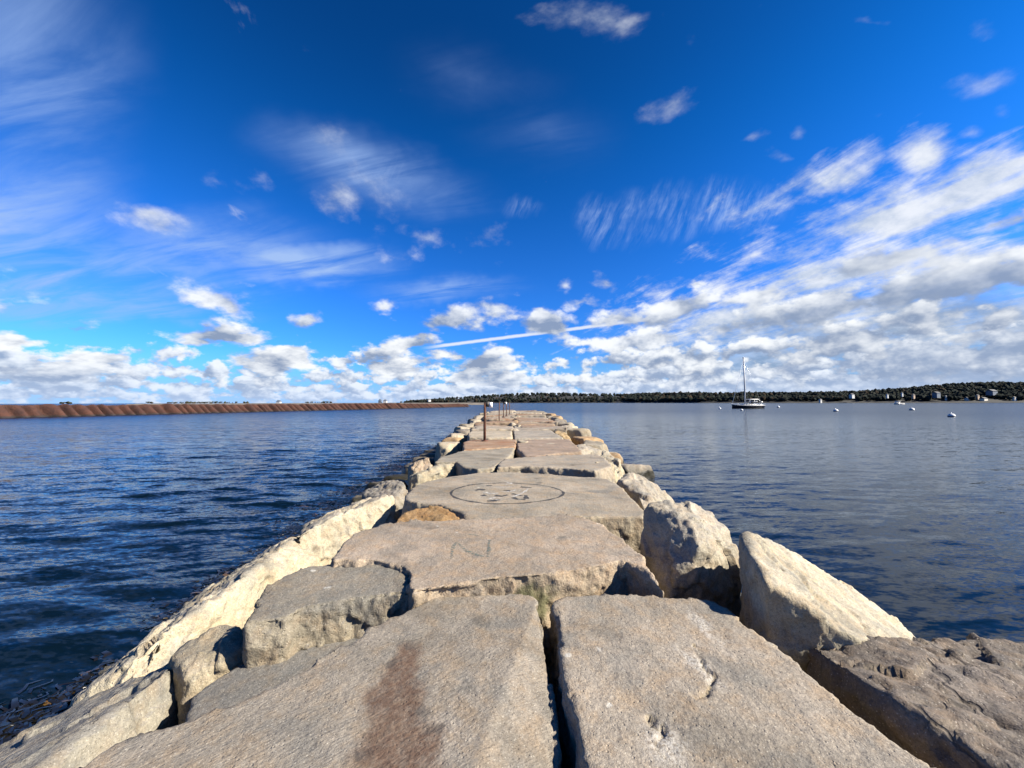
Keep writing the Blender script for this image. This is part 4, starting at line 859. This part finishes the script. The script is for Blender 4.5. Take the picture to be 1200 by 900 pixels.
# low spit beyond the red bank: strip of sand, shrubs, two huts
vs = []; fs = []
SP = [(-330, 330), (-240, 360), (-190, 400), (-120, 430), (-70, 470), (-30, 520)]
for i, (x, y) in enumerate(SP):
    for (o, z) in ((-14, -.5), (0, 2.2), (16, 2.75), (60, 2.7), (80, -1)): vs.append((x - o * .25, y + o, z))
for i in range(len(SP) - 1):
    for j in range(4): fs.append((i * 5 + j, (i + 1) * 5 + j, (i + 1) * 5 + j + 1, i * 5 + j + 1))
tag(link('beach', mesh_of('beach', vs, fs), plain('dry_sand', (.10, .085, .065), .95, 0, .2, .1)), kind='structure')
BUSH = woods_mat('shrub_leaf', (.02, .028, .016), (.035, .04, .022), (.05, .045, .03)); BARK = plain('bark', (.06, .045, .035), .9)
rr = random.Random(8)
for k, px in enumerate([75, 80, 176, 200, 207, 214, 219, 226, 232, 239, 246, 252, 258, 266, 277, 288, 361, 366, 377, 381, 385]):
    t = (px - 600) / 450; yq = 375 + (px - 75) * .28; b0 = empty('shrub', (t * yq, yq, 2.3)); tag(b0, 'small dark shrub on the low spit beyond the rust red breakwater', 'shrub', 'shrubs on the low spit')
    bm = bmesh.new(); s = rr.uniform(.9, 1.7)
    for q in range(7): blob(bm, (rr.gauss(0, 1.5 * s), rr.gauss(0, .8), .9 + rr.uniform(0, .9) * s), rr.uniform(.5, 1.0) * s, rr, .7)
    link('crown', from_bm('crown', bm), BUSH, b0, smooth=False)
    bm = bmesh.new(); tube(bm, [(0, 0, -.6), (0, 0, 1.4)], .15, 6); link('trunk', from_bm('trunk', bm), BARK, b0)
for px, yq, w, h, c, lab in ((445.5, 470, 3.2, 3.4, 'slate', 'dark hut on the tip of the low spit, left of the white hut'), (451.5, 470, 4., 3.2, 'white', 'white hut on the tip of the low spit'), (327, 420, 4., 2.2, 'white', 'tiny white hut among shrubs in the middle of the low spit')):
    t = (px - 600) / 450; h0 = empty('hut', (t * yq, yq, 2.4)); tag(h0, lab, 'hut', 'huts on the low spit')
    bm = bmesh.new(); box(bm, (0, 0, h / 2 - .8), (w, 3.5, h + .8)); link('wall', from_bm('wall', bm), HM[c], h0, smooth=False)
    bm = bmesh.new(); vv = [bm.verts.new(q) for q in ((-w * .55, -2, h - .1), (w * .55, -2, h - .1), (w * .55, 2, h - .1), (-w * .55, 2, h - .1), (0, -2, h + 1.3), (0, 2, h + 1.3))]
    for f in ((0, 1, 4), (2, 3, 5), (1, 2, 5, 4), (3, 0, 4, 5), (3, 2, 1, 0)): bm.faces.new([vv[i] for i in f])
    link('roof', from_bm('roof', bm), ROOF, h0, smooth=False)

# ------------------------------------------------------------------ boats
GEL = plain('white_gelcoat', (.48, .48, .47), .25, 0, .03); NAVY = plain('black_hull_paint', (.008, .009, .013), .25, 0, .1); CANVAS = plain('white_canvas', (.74, .74, .72), .8, 0, .05); TEAK = plain('teak', (.20, .12, .07), .7, 0, .2); STEEL = plain('steel_wire', (.55, .56, .58), .35, .7, .05); GLASS = plain('dark_glass', (.02, .025, .03), .08); BOOT = plain('grey_bottom_paint', (.42, .43, .44), .5, 0, .1); SAILB = plain('blue_cover', (.03, .05, .11), .8, 0, .1)
def hull(stations, mats_z):
    """stations: (x, half beam at deck, deck z, keel z, half beam at waterline); returns bmesh with bands by material index"""
    bm = bmesh.new(); rows = []
    for (x, b_, dz, kz, wb) in stations:
        prof = [(0, kz), (wb * .7, kz * .55), (wb, .0), (wb + (b_ - wb) * .35, dz * .3), (wb + (b_ - wb) * .8, dz * .78), (b_, dz)]
        rows.append([bm.verts.new((x, y, z)) for y, z in prof] + [bm.verts.new((x, -y, z)) for y, z in prof[::-1][:-1]])
    n = len(rows[0])
    for r0, r1 in zip(rows, rows[1:]):
        for k in range(n - 1):
            f = bm.faces.new((r0[k], r0[k + 1], r1[k + 1], r1[k])); kk = min(k, n - 2 - k); f.material_index = mats_z[kk]
        f = bm.faces.new((r0[-1], r0[0], r1[0], r1[-1])) if False else None
    for r in (rows[0], rows[-1]):
        try: bm.faces.new(r)
        except ValueError: pass
    return bm, rows
def deck_mesh(stations, z=0.02):
    bm = bmesh.new(); prev = None
    for (x, b_, dz, kz, wb) in stations:
        row = (bm.verts.new((x, -b_, dz + z)), bm.verts.new((x, 0, dz + z + .07)), bm.verts.new((x, b_, dz + z)))
        if prev:
            bm.faces.new((prev[0], row[0], row[1], prev[1])); bm.faces.new((prev[1], row[1], row[2], prev[2]))
        prev = row
    return bm
def multi(o, mats):
    o.data.materials.clear()
    for m in mats: o.data.materials.append(m)
def sailboat(loc, rz):
    t = empty('sailboat', loc); t.rotation_euler.z = rz
    tag(t, 'dark hulled sailboat with one tall bare white mast moored on the right', 'sailboat')
    st = [(-7.6, .05, 1.75, 1.2, .02), (-6.6, .75, 1.6, .2, .35), (-5, 1.4, 1.45, -.4, .95), (-2.5, 1.95, 1.3, -.7, 1.6), (0, 2.15, 1.22, -.8, 1.85), (3, 2.1, 1.2, -.6, 1.75), (5.5, 1.85, 1.25, -.2, 1.4), (7.0, 1.6, 1.32, .25, 1.0)]
    bm, rows = hull(st, [2, 2, 1, 0, 0]); o = link('hull', from_bm('hull', bm), None, t); multi(o, [NAVY, GEL, BOOT])
    bm = deck_mesh(st); link('deck', from_bm('deck', bm), GEL, t)
    bm = bmesh.new()
    for s in (-1, 1): tube(bm, [(x, s * (b_ + .01), dz + .04) for x, b_, dz, k, w in st], .09, 6)
    link('rub_rail', from_bm('rub_rail', bm), GEL, t)
    bm = bmesh.new(); box(bm, (.4, 0, 1.62), (5.6, 2.3, .62), .15); cab = link('cabin', from_bm('cabin', bm), GEL, t)
    for s in (-1, 1):
        for x in (-1.4, -.2, 1.0, 2.2):
            bm = bmesh.new(); box(bm, (x, s * 1.16, 1.68), (.7, .03, .2), .01); link('window', from_bm('window', bm), GLASS, cab)
    bm = bmesh.new(); box(bm, (5.2, 0, 1.55), (2.8, 2.7, .35), .08); link('cockpit', from_bm('cockpit', bm), GEL, t)
    bm = bmesh.new(); tube(bm, [(-1.2, 0, 1.3), (-1.25, 0, 12), (-1.35, 0, 22.3)], [.36, .32, .26], 10); mast = link('mast', from_bm('mast', bm), GEL, t)
    bm = bmesh.new(); tube(bm, [(-1.35, 0, 22.3), (-1.35, 0, 22.6)], .3, 8); tube(bm, [(-1.9, 0, 22.45), (-.7, 0, 22.45)], .16, 6); link('masthead', from_bm('masthead', bm), GEL, mast)
    for z in (8.5, 15.5):
        bm = bmesh.new(); tube(bm, [(-1.25, -1.3, z), (-1.25, 1.3, z)], .05, 6); link('spreader', from_bm('spreader', bm), STEEL, mast)
    bm = bmesh.new(); tube(bm, [(-1.1, 0, 2.9), (4.8, 0, 3.1)], .12, 8); boom = link('boom', from_bm('boom', bm), GEL, t)
    bm = bmesh.new(); tube(bm, [(-1., 0, 3.12), (1.5, 0, 3.22), (4.6, 0, 3.25)], [.2, .26, .14], 8); link('sail_cover', from_bm('sail_cover', bm), SAILB, boom)
    bm = bmesh.new(); tube(bm, [(-7.5, 0, 1.8), (-4.6, 0, 11), (-1.4, 0, 21.9)], [.09, .07, .02], 6); link('furled_jib', from_bm('furled_jib', bm), CANVAS, t)
    for a, b_ in (((6.9, 0, 1.4), (-1.3, 0, 22.2)),): bm = bmesh.new(); tube(bm, [a, b_], .025, 5); link('stay', from_bm('stay', bm), STEEL, t)
    for s in (-1, 1):
        bm = bmesh.new(); tube(bm, [(-1.2, s * 2.0, 1.3), (-1.25, s * 1.3, 8.5), (-1.25, s * 1.3, 15.5), (-1.35, 0, 22)], .022, 5); link('shroud', from_bm('shroud', bm), STEEL, t)
    # bimini on four legs, dodger, rails, lifebuoy
    bm = bmesh.new()
    for k in range(9):
        y = -1.5 + k * .375; z = 3.75 + .28 * math.cos(y / 1.5 * 1.3); row = [bm.verts.new((x, y, z)) for x in (-.2, 2, 4.6)] + [bm.verts.new((x, y, z + .16)) for x in (4.6, 2, -.2)]
        if k: 
            for j in range(6): bm.faces.new((pr[j], pr[(j + 1) % 6], row[(j + 1) % 6], row[j]))
        pr = row
    link('bimini', from_bm('bimini', bm), CANVAS, t)
    for x in (-.1, 2.1, 4.5):
        for s in (-1, 1): bm = bmesh.new(); tube(bm, [(x + .2, s * 1.6, 1.5), (x, s * 1.45, 3.85)], .05, 6); link('bimini_leg', from_bm('bimini_leg', bm), STEEL, t)
    bm = bmesh.new(); box(bm, (1.6, 0, 2.35), (.12, 2.2, .9), .04, Matrix.Rotation(0, 3, 'Y')); link('dodger', from_bm('dodger', bm), GLASS, t)
    bm = bmesh.new()
    for s in (-1, 1):
        tube(bm, [(x, s * b_ * .96, dz + .65) for x, b_, dz, k, w in st], .022, 5)
        for x, b_, dz, k, w in st: tube(bm, [(x, s * b_ * .96, dz), (x, s * b_ * .96, dz + .66)], .022, 5)
    link('guard_rail', from_bm('guard_rail', bm), STEEL, t)
    bm = bmesh.new(); tube(bm, [(6.8, .6, 1.4), (7.5, .6, 3.0)], .03, 5); fl = link('flag_staff', from_bm('flag_staff', bm), TEAK, t)
    bm = bmesh.new(); box(bm, (7.35, .6, 2.85), (.75, .05, .5), 0, None); link('flag', from_bm('flag', bm), CANVAS, fl)
    return t
sailboat((104.2, 170, 0), .12)
def motorboat(loc, rz):
    t = empty('motorboat', loc); t.rotation_euler.z = rz; tag(t, 'small white motorboat with a low cabin off the wooded right shore', 'motorboat')
    st = [(-5.5, .05, 1.9, .9, .02), (-4.2, 1.1, 1.65, .0, .5), (-2, 1.7, 1.4, -.3, 1.3), (1, 1.8, 1.25, -.4, 1.5), (5, 1.7, 1.1, -.3, 1.45)]
    bm, _ = hull(st, [1, 1, 1, 0, 0]); o = link('hull', from_bm('hull', bm), None, t); multi(o, [GEL, NAVY])
    bm = deck_mesh(st); link('deck', from_bm('deck', bm), GEL, t)
    bm = bmesh.new(); box(bm, (-1.2, 0, 2.2), (3.6, 2.4, 1.8), .25); c = link('cabin', from_bm('cabin', bm), GEL, t)
    for s in (-1, 1): bm = bmesh.new(); box(bm, (-1.2, s * 1.2, 2.45), (2.8, .06, .6), .02); link('window', from_bm('window', bm), GLASS, c)
    bm = bmesh.new(); box(bm, (-.6, 0, 3.3), (4.8, 2.7, .14), .05); link('hardtop', from_bm('hardtop', bm), GEL, t)
    bm = bmesh.new(); box(bm, (5.3, 0, .9), (.5, .6, 1.4), .1); link('outboard', from_bm('outboard', bm), NAVY, t)
motorboat((367, 365, 0), .2)

# ------------------------------------------------------------------ mooring buoys
BW = plain('white_float', (.5, .5, .5), .4, 0, .05); BB = plain('dark_float_band', (.03, .05, .10), .4)
BL = [(843, 479.2, .5, 'white mooring buoy left of the sailboat bow'), (868.5, 481, .55, 'white mooring buoy in front of the sailboat hull'), (911.5, 477.5, .55, 'white mooring buoy just right of the sailboat stern'), (978.5, 482, .85, 'white mooring buoy alone halfway between the sailboat and motorboat'), (1067.5, 480.6, .85, 'white mooring buoy below the motorboat'), (1113.5, 488.2, 1.15, 'largest and nearest white mooring buoy, at the right')]
for px, py, s, lab in BL:
    d = EYE * 450 / (py - 471.4 + (px - 600) * .0026); x = (px - 600) / 450 * d; s = s * d / 95
    b0 = empty('mooring_buoy', (x, d, 0)); tag(b0, lab, 'buoy', 'mooring buoys on the right water')
    bm = bmesh.new(); q = bmesh.ops.create_uvsphere(bm, u_segments=20, v_segments=12, radius=.62 * s)
    for v in q['verts']: v.co.z = v.co.z * (.95 if v.co.z > 0 else .6) + .12 * s
    link('float', from_bm('float', bm), BW, b0)
    bm = bmesh.new(); tube(bm, [(0, 0, .02 * s), (0, 0, .22 * s)], .64 * s, 20); link('band', from_bm('band', bm), BB, b0)
    bm = bmesh.new(); tube(bm, [(0, 0, .6 * s), (0, 0, .95 * s)], .05 * s, 6); link('eye', from_bm('eye', bm), STEEL, b0)
